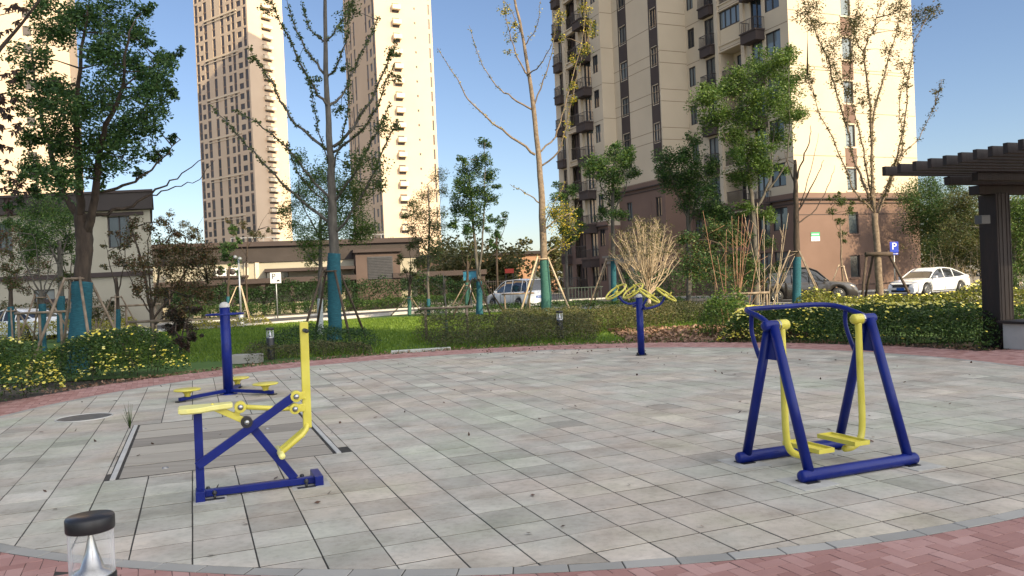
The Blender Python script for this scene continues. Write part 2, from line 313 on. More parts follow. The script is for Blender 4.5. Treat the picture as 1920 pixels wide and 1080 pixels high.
for iu in range(-30, 50):
    for iv in range(-12, 60):
        u0 = UO + iu * S_; v0 = VO + iv * S_; off = 0.0
        if u0 + S_ > PANEL[0] + .1 and u0 < PANEL[1] - .1 and v0 + S_ > PANEL[2] + .05 and v0 < PANEL[3] - .05: 
            # clip tile against panel: keep only remaining strips
            parts = []
            if v0 < PANEL[2] - .03: parts.append((u0, u0 + S_, v0, PANEL[2]))
            elif v0 + S_ > PANEL[3] + .03: parts.append((u0, u0 + S_, PANEL[3], v0 + S_))
            elif u0 < PANEL[0] - .03: parts.append((u0, PANEL[0], v0, v0 + S_))
            elif u0 + S_ > PANEL[1] + .03: parts.append((PANEL[1], u0 + S_, v0, v0 + S_))
        else: parts = [(u0, u0 + S_, v0, v0 + S_)]
        for a, b, c, d in parts:
            ju, jv = .0048 + random.uniform(-.001, .002), .0075 + random.uniform(-.0015, .002); a += ju; b -= ju; c += jv; d -= jv
            poly = [tuple(uv(*q))[:2] for q in ((a, c), (b, c), (b, d), (a, d))]
            if all(f_in(p) > 0 for p in poly): continue
            if any(f_in(p) > 0 for p in poly): poly = clip_poly(poly, lambda p: f_in(p) <= 0, cut_f(f_in))
            if len(poly) >= 3: add_slab(tiles, poly, .0225, inset=.0005, ch=.0012, tilt=.0014)
struct("pavement", tiles, TILE)
kb = MB(); N_ = 150
for i in range(N_):
    a0 = 2 * math.pi * i / N_; a1 = 2 * math.pi * (i + 1) / N_
    add_slab(kb, [(GX + r * math.cos(a) * 1.0, GY + q * math.sin(a)) for r, q, a in ((RX + .006, RY + .006, a0), (RX + .125, RY + .125, a0), (RX + .125, RY + .125, a1), (RX + .006, RY + .006, a1))], .024, tilt=.004)
struct("kerb_ring", kb, KERB)
rb = MB(); bl, bw = .2, .1
hb = MB()
def red_ok(p):
    e = f_in(p, RX + .13, RY + .13); o = f_in(p, 9.45, 8.8)
    if e <= 0: return False
    return o <= 0 or p[1] < 9.3 or (p[0] > 8 and p[1] < 15.5 + (p[0] - 9) * .1)
c45, s45 = math.cos(R(24)), math.sin(R(24))
for i in range(-150, 190):
    for j in range(-150, 190):
        # herringbone
        k = (i - j) % 4
        if k == 0: cx, cy, lx, ly = (i + .5) * bw + bw / 2, j * bw + bw / 2, bl, bw
        elif k == 3: cx, cy, lx, ly = i * bw + bw / 2, (j + 1) * bw, bw, bl
        else: continue
        wx = cx * c45 - cy * s45 + 0; wy = cx * s45 + cy * c45 + 5
        if not (-12 < wx < 16 and 1.5 < wy < 22): continue
        if wy < 9 and abs(wx) > 1.2 + wy * .8: continue
        pl = [(wx + a * c45 - b * s45, wy + a * s45 + b * c45) for a, b in ((-lx / 2, -ly / 2), (lx / 2, -ly / 2), (lx / 2, ly / 2), (-lx / 2, ly / 2))]
        if not (any(red_ok(p) for p in pl) and (f_in((wx, wy), 9.5, 8.85) <= 0 or red_ok((wx, wy)))): continue
        f2 = lambda p: f_in(p, RX + .13, RY + .13)
        if any(f2(p) <= 0 for p in pl): pl = clip_poly(pl, lambda p: f2(p) > 0, cut_f(f2))
        if len(pl) >= 3: add_slab(rb, pl, .0222, inset=.003, ch=.002, tilt=.006)
struct("red_paving", rb, REDB)
# panel of long weathered slabs with a metal edge
pan = MB(); rows = 6; u0, u1, v0, v1 = PANEL
for r in range(rows):
    a = v0 + .02 + (v1 - v0 - .04) * r / rows; b = v0 + .02 + (v1 - v0 - .04) * (r + 1) / rows
    add_slab(pan, [tuple(uv(*q))[:2] for q in ((u0 + .09, a + .018), (u1 - .09, a + .012), (u1 - .09, b - .016), (u0 + .09, b - .02))], .0225, inset=.001, tilt=.0008, ch=.004)
pt = thing("utility_cover", "sunken cover of six long weathered slabs with a metal edge, set in the grey paving", "cover", uv((u0 + u1) / 2, (v0 + v1) / 2))
pan.build("slab", PLANK, pt)
for uu in (u0 + .035, u1 - .035):
    MB().beam(uv(uu, v0, .015), uv(uu, v1, .015), .05, .03).build("edge_strip", CONC, pt, bevel=.004)
for q in ((u0 + .5, v0 + .3), (u1 - .5, v0 + .8), (u0 + .9, v0 + 2.6), (u1 - .6, v0 + 2.1)):
    MB().torus(uv(q[0], q[1], .022), .03, .006, n=12, m=5).build("lifting_ring", STEEL, pt)
mh = thing("manhole_cover", "round dark cast iron manhole cover in the paving at left", "manhole cover", (-6.45, 12.0, .025))
MB().lathe((-6.45, 12.0, .02), [(.36, 0), (.36, .010), (.34, .012), (.0, .012)], 40).build("lid", IRON, mh)
MB().torus((-6.45, 12.0, .028), .38, .012, n=40, m=6).build("rim", CONC, mh)
# weed tuft at the panel corner, dry leaves on the paving
wt = MB(); bp_ = uv(u0 - .02, v1 - .25, .02)
for i in range(14):
    d = Vector((random.gauss(0, .05), random.gauss(0, .05), random.uniform(.15, .4))); wt.tube([bp_, bp_ + d * .6, bp_ + d], [.004, .003, .001], 4)
tag(wt.build("weed_tuft", LF_HEDGE, origin=tuple(bp_)), "thin weeds growing in the joint beside the sunken slab cover", "weed")
def scatter_leaves(name, label, cat, P, L, W, m, kind=None, flat=2.0):
    o = np_mesh(name, leaf_quads(P, L, W, flat), 4, m); return tag(o, label, cat, kind=kind)
P = []
for i in range(170):
    a = random.uniform(0, 2 * math.pi); r = math.sqrt(random.random()); P.append((GX + 7.9 * r * math.cos(a), GY + 7.3 * r * math.sin(a), .035))
for i in range(90): P.append((random.uniform(-1, 3), random.uniform(18.4, 20.8), .035))
scatter_leaves("fallen_leaves", "small dark dry leaves scattered over the grey paving", "fallen leaves", np.array(P), .06, .04, leafmat('dark dry leaves', (.03, .015, .01), (.14, .075, .045), trans=.05), "stuff")
# ------------------------------------------------------------------ road behind the lawn
rd = MB(); fr = [(-90, 33), (-24, 38), (-15, 40.5), (-6.6, 50), (0, 47.3), (8, 44.2), (14, 38.2), (30, 37), (90, 40)]
bk = [(-90, 44), (-24, 47), (-17, 50), (-8, 57), (3, 60), (8, 62), (15.5, 50.2), (28, 53), (90, 60)]
for i in range(8): rd.quad((*fr[i], .01), (*fr[i + 1], .01), (*bk[i + 1], .01), (*bk[i], .01))
struct("road", rd, ASPH)
kb = MB()
for line, w_ in ((fr, .35), (bk, .3)):
    for i in range(8): kb.beam((*line[i], .04), (*line[i + 1], .04), w_, .16)
struct("kerb", kb, CONC)
# ------------------------------------------------------------------ rider machine (plane v = 7.5)
RV = 7.5
rt = thing("rider_machine", "blue and yellow seated rowing rider exerciser with rectangular bars, at left", "exercise machine", uv(.5, RV, .02))
def rb_(a, b, wd=.06, ht=.07, dv=0., dv2=None): 
    m_ = MB(); return m_.beam(uv(a[0], RV + dv, a[1]), uv(b[0], RV + (dv if dv2 is None else dv2), b[1]), wd, ht, upv=Vd)
def rbeam(name, a, b, t=.07, d_=.06, dv=0., m_=BLUE, bev=.006):
    mb_ = MB(); A = uv(a[0], RV + dv, a[1]); B = uv(b[0], RV + dv, b[1]); X = (B - A).normalized(); mb_.box((A + B) / 2, ((B - A).length, t, d_), X, Vd.cross(X)); return mb_.build(name, m_, rt, bevel=bev)
rbeam("base_beam", (.02, .065), (.97, .065), .06, .06)
for uu, sg in ((-.015, 0), (.985, 1)):
    mb_ = MB(); mb_.box(uv(uu, RV + (.06 if sg else -.04), .065), (.075, .34 if sg else .2, .09), U, Vd); mb_.build("foot", BLUE, rt, bevel=.005)
for uu, vv in ((.05, .09), (.1, -.1), (.86, .12), (.87, -.11)):
    b_ = MB(); b_.box(uv(uu, RV + vv, .025), (.16, .05, .012), U, Vd); b_.tube([uv(uu, RV + vv, .02), uv(uu, RV + vv, .07)], .012, 8); b_.lathe(uv(uu, RV + vv, .07), [(.02, 0), (.022, .015), (.012, .03)], 10); b_.build("anchor_bolt", BLACKP, rt)
rbeam("leg", (-.01, .10), (-.005, .80), .07, .07)
rbeam("brace", (-.03, .315), (.80, .835), .075, .045, -.035)
rbeam("brace", (.435, .60), (.785, .09), .075, .045, .02)
rbeam("brace", (.39, .655), (.47, .57), .075, .05, .0)
rbeam("seat_arm", (.10, .82), (.385, .655), .055, .05, .0, YEL)
# seat: rounded plate, wide at rear
def seat_mesh():
    mb_ = MB(); prof = [(-.19, .09), (-.185, .135), (-.12, .15), (-.02, .14), (.08, .10), (.18, .075), (.25, .07), (.255, .0)]
    up_ = [(a, b) for a, b in prof]; poly = [(a, -b) for a, b in up_] + [(a, b) for a, b in reversed(up_)]
    for z0, z1, sc in ((.79, .825, 1.0),):
        n_ = len(poly); vs = []
        for zz, k in ((z0 - .012, .9), (z0, 1), (z1 - .006, 1), (z1, .95)):
            for a, b in poly: vs.append(uv(.03 + (a) * k, RV + b * k, zz + .02 * max(0, -a - .02) * 2 + .03 * (a)))
        fs = [(r * n_ + i, r * n_ + (i + 1) % n_, (r + 1) * n_ + (i + 1) % n_, (r + 1) * n_ + i) for r in range(3) for i in range(n_)]
        mb_.add(vs, fs, False).add(vs[-n_:], [tuple(range(n_))]).add(vs[:n_], [tuple(reversed(range(n_)))])
    return mb_
seat_mesh().build("seat", YELP, rt)
mb_ = MB(); mb_.tube([uv(.345, RV - .03, .79), uv(.58, RV - .03, .755), uv(.808, RV - .03, .728)], .022, 12); mb_.build("link_rod", YEL, rt)
def plate(c, r, t, m_, name, a2=None):
    mb_ = MB(); mb_.tube([uv(c[0], RV - .065, c[1]), uv(c[0], RV - .065 + t, c[1])], r, 20)
    o = mb_.build(name, m_, rt, bevel=.003)
    k = MB(); k.lathe(uv(c[0], RV - .068, c[1]), [(.026, 0), (.024, -.012), (.012, -.02), (0, -.022)][::1], 14, ax=tuple(Vd)); k.build("bolt_cap", STEEL, o)
    ORIG[o.name] = ORIG[rt.name]; return o
plate((.345, .79), .05, .08, YEL, "pivot"); plate((.808, .728), .048, .08, YEL, "pivot"); plate((.823, .838), .05, .08, YEL, "pivot"); plate((.392, .652), .05, .08, BLACKP, "pivot")
rbeam("bracket", (.345, .785), (.305, .71), .05, .05, 0, YEL)
rbeam("bracket", (.81, .728), (.90, .73), .07, .02, -.03, YEL); rbeam("bracket", (.823, .838), (.905, .84), .07, .02, -.03, YEL)
rbeam("mast", (.915, .54), (.925, 1.50), .075, .045, 0, YEL)
for dv in (-.06, .07):
    mb_ = MB(); mb_.tube([uv(z[0], RV + dv * z[2], z[1]) for z in ((.912, .57, .2), (.90, .53, .5), (.86, .49, 1), (.67, .35, 1))], .024, 12, round_end=True); mb_.build("foot_bar", YEL, rt)
mb_ = MB(); mb_.tube([uv(.665, RV - .2, .345), uv(.665, RV + .2, .345)], .028, 12, round_end=True); mb_.build("foot_rest", YELP, rt)
mb_ = MB(); mb_.tube([uv(.925, RV - .19, 1.425), uv(.925, RV + .19, 1.425)], .019, 12, round_end=True); mb_.build("handlebar", BLACKP, rt)
# ------------------------------------------------------------------ air walker
wt_ = thing("air_walker", "blue A-frame air walker with two yellow swinging footplates, at right", "exercise machine", uv(5.2, 5.7, .02))
UL, UR_, VF, VB, VA, ZA = 4.67, 5.76, 5.30, 6.12, 5.70, 1.30
for vv in (VF, VB):
    MB().tube([uv(4.59, vv, .075), uv(5.83, vv, .075)], .052, 18, round_end=True).build("base_tube", BLUE, wt_)
for uu in (UL, UR_):
    MB().tube([uv(uu, VF, .08), uv(uu, VA - .03, ZA)], .043, 16).build("leg", BLUE, wt_)
    MB().tube([uv(uu, VB, .08), uv(uu, VA + .03, ZA)], .043, 16).build("leg", BLUE, wt_)
    MB().add([uv(uu, VA - .04, ZA - .02, ), uv(uu, VA + .04, ZA - .02), uv(uu, VA + .115, ZA - .30), uv(uu, VA - .095, ZA - .30)], [(0, 1, 2, 3)]).build("gusset", BLUE, wt_)
    sgn = 1 if uu == UL else -1
    MB().tube([uv(uu - sgn * .07, VA, ZA), uv(uu + sgn * .06, VA, ZA)], .045, 16, round_end=True).build("pivot_tube", BLUE, wt_)
    MB().lathe(uv(uu + sgn * .062, VA, ZA), [(.05, 0), (.05, .012), (.03, .02)], 16, ax=tuple(U * sgn)).build("bearing", STEEL, wt_)
    ua = uu + sgn * .11
    ar = bez([uv(ua, VA, ZA), uv(ua, VA, .8), uv(ua, VA, .36), uv(ua + sgn * .035, VA, .20), uv(ua + sgn * .13, VA, .14), uv(ua + sgn * .22, VA, .135)], 6)
    am = MB().tube(ar, .031, 14, round_end=True).build("swing_arm", YEL, wt_)
    MB().tube([uv(ua - .05, VA, ZA), uv(ua + .05, VA, ZA)], .047, 18, round_end=True).build("bearing_cap", YEL, am)
    # footplate
    pc = uv(ua + sgn * .235, VA, .195 if sgn > 0 else .215); fp = MB()
    fp.box(pc, (.17, .46, .02), U, Vd)
    for q in (-1, 1): fp.box(pc + U * q * .08 + Vector((0, 0, .014)), (.012, .46, .03), U, Vd)
    for q in (-1, 1): fp.box(pc + Vd * q * .225 + Vector((0, 0, .014)), (.17, .012, .03), U, Vd)
    for q in range(-4, 5): fp.box(pc + Vd * q * .045 + Vector((0, 0, .012)), (.13, .012, .006), U, Vd)
    fp.build("footplate", YEL, wt_)
    for vv in (VF, VB):
        MB().box(uv(uu + (-.02 if sgn > 0 else .0), vv, .026), (.13, .15, .014), U, Vd).build("anchor_plate", BLACKP, wt_)
hb_ = bez([uv(UL, VA + .05, ZA + .02), uv(UL + .0, VA + .15, ZA + .07), uv(UL + .03, VA + .36, ZA + .12), uv(UL + .16, VA + .45, ZA + .13), uv(5.2, VA + .46, ZA + .13), uv(UR_ - .2, VA + .45, ZA + .13), uv(UR_ - .04, VA + .34, ZA + .11), uv(UR_, VA + .16, ZA + .06), uv(UR_, VA + .03, ZA + .02)], 7)
MB().tube(hb_, .024, 12).build("handrail", BLUE, wt_)
for uu in (UL, UR_):
    MB().tube(bez([uv(uu, VA + .26, ZA + .10), uv(uu, VA + .27, ZA - .06), uv(uu, VA + .20, ZA - .25), uv(uu, VA + .13, ZA - .36)], 5), .02, 10).build("rail_strut", BLUE, wt_)
mp = MB()
for q in ((4.64, VF, .34), (4.64, VB, .3), (5.8, VF, .3), (5.72, VB, .32)):
    poly = [tuple(uv(q[0] + a + random.uniform(-.02, .02), q[1] + b + random.uniform(-.02, .02)))[:2] for a, b in ((-q[2] * .55, -.2), (q[2] * .5, -.21), (q[2] * .52, .19), (-q[2] * .5, .2))]
    mp.prism(poly, .005, .0265)
for q in ((.05, 7.42, .32), (.9, 7.46, .36)):
    poly = [tuple(uv(q[0] + a + random.uniform(-.02, .02), q[1] + b + random.uniform(-.02, .02)))[:2] for a, b in ((-q[2] * .4, -.14), (q[2] * .5, -.16), (q[2] * .5, .22), (-q[2] * .4, .2))]
    mp.prism(poly, .005, .0265)
tag(mp.build("mortar_patches", MORTAR), kind='structure')
# ------------------------------------------------------------------ standing twister
tp = Vector((-5.02, 14.05, .02)); tw = thing("waist_twister", "blue post waist twister with three yellow turning discs on low arms", "exercise machine", tp)
MB().tube([tp, tp + Vector((-.0, 0, 1.52))], .085, 24).build("post", BLUE, tw)
MB().lathe(tp + Vector((0, 0, 1.52)), [(.088, 0), (.088, .03), (.075, .06), (.045, .085), (.0, .095)], 24).build("cap", CAPG, tw)
MB().torus(tp + Vector((0, 0, 1.40)), .31, .016, n=48).build("handle_ring", BLUE, tw)
sp = MB()
for a in (10, 130, 250): sp.tube([tp + Vector((0, 0, 1.40)), tp + Vector((math.cos(R(a)) * .31, math.sin(R(a)) * .31, 1.40))], .014, 8)
sp.build("handle_spokes", BLUE, tw)
for a in (-124, -22, 98):
    d = Vector((math.cos(R(a)), math.sin(R(a)), 0)); am = MB(); am.beam(tp + d * .06 + Vector((0, 0, .07)), tp + d * .95 + Vector((0, 0, .05)), .07, .055); o = am.build("arm", BLUE, tw, bevel=.006)
    MB().lathe(tp + d * .80 + Vector((0, 0, .07)), [(.03, 0), (.05, .01), (.05, .05), (.085, .09), (.20, .105), (.215, .115), (.215, .128), (.20, .135), (0, .135)], 28).build("turning_disc", YEL if a != -22 else YEL, tw)
    MB().box(tp + d * .93 + Vector((0, 0, .012)), (.14, .1, .02), tuple(d)).build("foot_plate", BLACKP, tw)
MB().lathe(tp, [(.15, 0), (.15, .015), (.09, .02)], 24).build("flange", BLUE, tw)
# ------------------------------------------------------------------ tai chi wheels
q0 = Vector((2.76, 17.6, .02)); tc_ = thing("tai_chi_wheels", "blue post with four tilted yellow spoked wheels on curved arms", "exercise machine", q0)
MB().tube([q0, q0 + Vector((0, 0, 1.27))], .075, 24).build("post", BLUE, tc_)
MB().lathe(q0 + Vector((0, 0, 1.27)), [(.078, 0), (.076, .03), (.05, .065), (0, .08)], 24).build("cap", CAPG, tc_)
MB().lathe(q0, [(.13, 0), (.13, .015), (.08, .02)], 20).build("flange", BLACKP, tc_)
bb = MB()
for a in range(4): c_ = q0 + Vector((math.cos(R(45 + 90 * a)) * .11, math.sin(R(45 + 90 * a)) * .11, .01)); bb.tube([c_, c_ + Vector((0, 0, .05))], .014, 8)
bb.build("anchor_bolts", BLACKP, tc_)
for px, py, dy, tilt in ((1155, 547, -.15, -1), (1187, 545.5, .35, -1), (1217, 554, -.4, 1), (1249, 552, .2, 1)):
    c_ = at(px, py, 17.6 + dy); nrm = Vector((tilt * .55, -.22, .80)).normalized()
    wh = MB(); wh.torus(c_, .255, .020, tuple(nrm), n=40, m=10); o = wh.build("wheel", YEL, tc_)
    X = nrm.orthogonal().normalized(); Y = nrm.cross(X); sk = MB()
    for a in (20, 140, 260): dd = X * math.cos(R(a)) + Y * math.sin(R(a)); sk.tube([c_ - nrm * .03, c_ + dd * .255], .013, 8)
    sk.lathe(c_ - nrm * .05, [(.045, 0), (.045, .04), (.03, .06)], 16, ax=tuple(nrm))
    sk.tube([c_ + X * .12, c_ + X * .12 + nrm * .09], .015, 8, round_end=True); sk.build("spokes", YEL, o); 
    z_ = 1.16 if abs(px - 1205) > 30 and tilt < 0 else 1.10
    s0 = q0 + Vector((tilt * .05, 0, z_ if tilt < 0 else z_ - .06)); hub = c_ - nrm * .05
    MB().tube(bez([s0, s0 + Vector((tilt * .18 * (1 if abs(hub.x - q0.x) > .3 else .3), (hub.y - q0.y) * .5, -.02)), hub + Vector((-tilt * .1, 0, -.16)), hub], 6), .026, 10).build("arm", BLUE, tc_)
# ------------------------------------------------------------------ bollard lights
def bollard(x, y, lab, h=.82, r=.1, near=False):
    t = thing("bollard_light", lab, "bollard light", (x, y, 0), "bollard lights round the plaza"); o = (x, y, 0)
    MB().lathe(o, [(r, 0), (r, h - .27), (r * .97, h - .262)], 28).build("body", BLACKP, t)
    MB().lathe((x, y, h - .262), [(r * .93, 0), (r * .93, .012), (r * .5, .03), (r * .28, .1), (r * .12, .17), (r * .1, .20)], 28).build("reflector_cone", STEEL, t)
    m_ = bpy.data.materials.get("clear tube")
    if not m_:
        m_ = bpy.data.materials.new("clear tube"); m_.use_nodes = True; nn = m_.node_tree.nodes; ll = m_.node_tree.links; b = nn["Principled BSDF"]
        b.inputs["Base Color"].default_value = (.9, .92, .92, 1); b.inputs["Roughness"].default_value = .05
        tr = nn.new("ShaderNodeBsdfTransparent"); mx = nn.new("ShaderNodeMixShader"); lw = nn.new("ShaderNodeLayerWeight"); lw.inputs[0].default_value = .35
        mth = nn.new("ShaderNodeMath"); mth.operation = 'MULTIPLY_ADD'; mth.inputs[1].default_value = .7; mth.inputs[2].default_value = .05; ll.new(lw.outputs[1], mth.inputs[0])
        ll.new(mth.outputs[0], mx.inputs[0]); ll.new(tr.outputs[0], mx.inputs[1]); ll.new(b.outputs[0], mx.inputs[2]); ll.new(mx.outputs[0], nn["Material Output"].inputs[0])
    tb = MB(); vs = []; nseg = 32
    for zz in (h - .255, h - .055):
        for j in range(nseg): a = 2 * math.pi * j / nseg; vs.append((x + r * .95 * math.cos(a), y + r * .95 * math.sin(a), zz))
    tb.add(vs, [(j, (j + 1) % nseg, nseg + (j + 1) % nseg, nseg + j) for j in range(nseg)], True); tb.build("clear_tube", m_, t)
    MB().lathe((x, y, h - .06), [(r * .3, -.002), (r * 1.0, 0), (r * 1.02, .005), (r * 1.02, .055), (r * .98, .062), (0, .064)], 36).build("lamp_cap", BLACKP, t)
c_ = at(169, 985, 3.62); bollard(c_.x, c_.y, "nearest bollard light with black cap and clear tube, at the lower left corner")
bollard(-6.38, 21.1, "black bollard light beside the blue post on the left lawn edge"); bollard(1.36, 23.7, "black bollard light in low shrubs left of the yellow wheels")
# ------------------------------------------------------------------ wooden pergola at right
pg = thing("pergola", "dark stained timber pergola with stepped roof slats on a square post", "pergola", (9.75, 16.25, 0))
pc = Vector((9.8, 16.3, 0))
PX = U; PY = Vd
MB().box((pc.x, pc.y, 1.54), (.40, .40, 3.08), PX, PY).build("post", PERG, pg, bevel=.015)
pk = MB()
for q in (-.15, -.05, .07, .16): pk.box(Vector((pc.x, pc.y, 1.6)) - PY * .203 + PX * q, (.006, .012, 3.0), PX, PY)
pk.build("post_batten", PERG, pg)
MB().box(pc + Vector((0, 0, .15)), (.46, .46, .3), PX, PY).build("post_base", PERG, pg, bevel=.01)
lb = at(1842, 412, 15.95); MB().box(lb, (.24, .16, .17), PX, PY).build("wall_lamp", mat("dark grey lamp", (.06, .06, .06), (.09, .09, .09), .5, 5), pg, bevel=.006)
# beams
MB().box(pc + Vector((0, 0, 3.17)) + PX * .75, (2.6, .24, .18), PX, PY).build("beam", PERG, pg, bevel=.01)
a_ = at(1775, 338, 15.6)
for off in (0, -.6):
    b0 = Vector((a_.x, a_.y, 3.335)) + PY * off; MB().beam(b0, b0 + PX * 6.0, .13, .16).build("beam", PERG, pg, bevel=.01)
# slats: ends step up towards the camera
for i in range(11):
    t = i / 8.0; px = 1657 + 258 * (i / 9.0); Y = 15.0 - 2.7 * (i / 9.0); z_ = 3.507
    s0 = at(px, 320, Y); s0.z = z_; hb2 = .17
    MB().beam(s0, s0 + PX * 6.5, .085, hb2).build("roof_slat", PERG, pg, bevel=.008)
# planter bench beside the post
bs = Vector((9.62, 15.55, 0)); bt = thing("bench", "pale concrete bench block with dark timber top beside the pergola post", "bench", bs + PX * 1.2)
MB().box(bs + PX * 1.25 + Vector((0, 0, .27)), (2.4, .5, .5), PX, PY).build("bench_base", CONC, bt, bevel=.01)
MB().box(bs + PX * 1.22 + Vector((0, 0, .545)), (2.54, .6, .05), PX, PY).build("seat", PERG, bt, bevel=.008)
# ------------------------------------------------------------------ buildings
def wall(mb, O, d, L, z0, z1, holes, nrm, depth=.14):
    """upright wall with real openings and reveals; holes are (s0,s1,z0,z1)"""
    O = Vector((O[0], O[1], 0)); d = Vector((d[0], d[1], 0)); nn = Vector((nrm[0], nrm[1], 0))
    def P(s, z, k=0): return O + d * s + Vector((0, 0, z)) - nn * k
    cols = {}
    for h in holes: cols.setdefault((round(h[0], 3), round(h[1], 3)), []).append((h[2], h[3]))
    xs = sorted({0, L} | {k[0] for k in cols} | {k[1] for k in cols})
    for a, b in zip(xs[:-1], xs[1:]):
        hs = sorted([q for k, v in cols.items() if k[0] <= a + 1e-6 and k[1] >= b - 1e-6 for q in v]); z = z0
        for h0, h1 in hs + [(z1, z1)]:
            if h0 > z + 1e-4: mb.quad(P(a, z), P(b, z), P(b, h0), P(a, h0))
            z = max(z, h1)
    for a, b, c, e in holes:
        for p, q in (((a, c), (b, c)), ((b, c), (b, e)), ((b, e), (a, e)), ((a, e), (a, c))):
            mb.quad(P(*p), P(*q), P(q[0], q[1], depth), P(p[0], p[1], depth))
WINCOUNT = {}
def window(parent, O, d, nrm, h, depth=.12, mull=1, frame=FRAME, glass=GLASS, fr=.06, name="window"):
    O = Vector((O[0], O[1], 0)); d = Vector((d[0], d[1], 0)); nn = Vector((nrm[0], nrm[1], 0)); a, b, c, e = h
    def P(s, z, k=0): return O + d * s + Vector((0, 0, z)) - nn * k
    f = MB(); k = depth - .03
    for p, q in (((a, c + fr / 2), (b, c + fr / 2)), ((a, e - fr / 2), (b, e - fr / 2)), ((a + fr / 2, c), (a + fr / 2, e)), ((b - fr / 2, c), (b - fr / 2, e))): f.beam(P(*p, k), P(*q, k), fr, fr, upv=nn)
    for i in range(mull): s = a + (b - a) * (i + 1) / (mull + 1); f.beam(P(s, c, k), P(s, e, k), fr * .8, fr, upv=nn)
    fo = f.build(name, frame, parent)
    g_ = MB().quad(P(a, c, depth), P(b, c, depth), P(b, e, depth), P(a, e, depth)).build("pane", glass, fo)
    return fo
def boxd(mb, O, d, nrm, s0, s1, z0, z1, k0, k1):
    """box on a wall, between k0 and k1 out from it"""
    O = Vector((O[0], O[1], 0)); d = Vector((d[0], d[1], 0)); nn = Vector((nrm[0], nrm[1], 0))
    mb.box(O + d * (s0 + s1) / 2 + nn * (k0 + k1) / 2 + Vector((0, 0, (z0 + z1) / 2)), (s1 - s0, abs(k1 - k0), z1 - z0), tuple(d), tuple(nn))
F1 = Vector((.9205, .3907, 0)); F2 = Vector((-.3907, .9205, 0)); N1 = Vector((.3907, -.9205, 0)); N2 = Vector((-.9205, -.3907, 0))
A = Vector((18.3, 51.5, 0)); C1 = A + F2 * 10.9; C2 = C1 - F1 * 2.46; C3 = C2 + F2 * 6.66; C4 = C3 - F1 * 1.17; C5 = C4 + F2 * 8.55
B = A + F1 * 10.9
TOP = 34.6; FL = [.45 + 2.88 * k for k in range(12)]
ap = thing("apartment_building", "beige apartment building with brown base, window strips and balconies, at right", "building", A)
def trio(name, O, d, nrm, L, zb, holes):
    lo = MB(); hi = MB()
    hl = [h for h in holes if h[3] <= zb]; hh = [h for h in holes if h[3] > zb]
    wall(lo, O, d, L, -.1, zb, hl, nrm); wall(hi, O, d, L, zb, TOP, hh, nrm)
    lo.build("base_wall", BROWN, ap); hi.build("wall", CREAM, ap)
def joints(O, d, nrm, L, zs, parts):
    for z in zs: mb = MB(); boxd(mb, O, d, nrm, 0.02, L - .02, z - .022, z + .022, .001, .006); mb.build("wall_joint", GROOVE, ap)
def cornice(O, d, nrm, L, z, e0=0, e1=0):
    c = MB(); boxd(c, O, d, nrm, -e0, L + e1, z - .05, z + .28, .0, .14); c.build("cornice", BROWN, ap)
    c = MB(); boxd(c, O, d, nrm, -e0, L + e1, z - .14, z - .05, .0, .20); boxd(c, O, d, nrm, -e0, L + e1, z - .42, z - .36, .0, .06); c.build("cornice_dark_line", BROWND, ap)  # darker brown strips along and below the cornice's lower edge
# sunlit end face
hs = [(4.45, 5.3, .95 + 2.88 * k, 2.4 + 2.88 * k) for k in range(12)]
trio("sunlit", A, F1, N1, 10.9, 6.15, hs); cornice(A, F1, N1, 10.9, 6.25, .15, .1)
for h in hs: window(ap, A, F1, N1, h, mull=0)
for k in range(1, 11): sp = MB(); boxd(sp, A, F1, N1, 4.38, 5.37, max(6.6, 2.5 + 2.88 * k), .9 + 2.88 * (k + 1), -.04, .012); sp.build("spandrel", BROWN, ap)
c = MB(); boxd(c, A, F1, N1, 0, 10.9, 5.1, 5.15, .001, .012); boxd(c, A, F1, N1, 0, 10.9, .42, .47, .001, .03); c.build("base_joint", BROWND, ap)
for h in hs: c = MB(); boxd(c, A, F1, N1, h[0] - .1, h[1] + .1, h[2] - .12, h[2] - .02, -.02, .06); c.build("sill", TRIMC if h[2] > 6 else BROWN, ap)
joints(A, F1, N1, 10.9, [z for k in range(2, 12) for z in (.3 + 2.88 * k, ) ] + [14.5, 8.85 + 2.88 * 3 + .72], None)
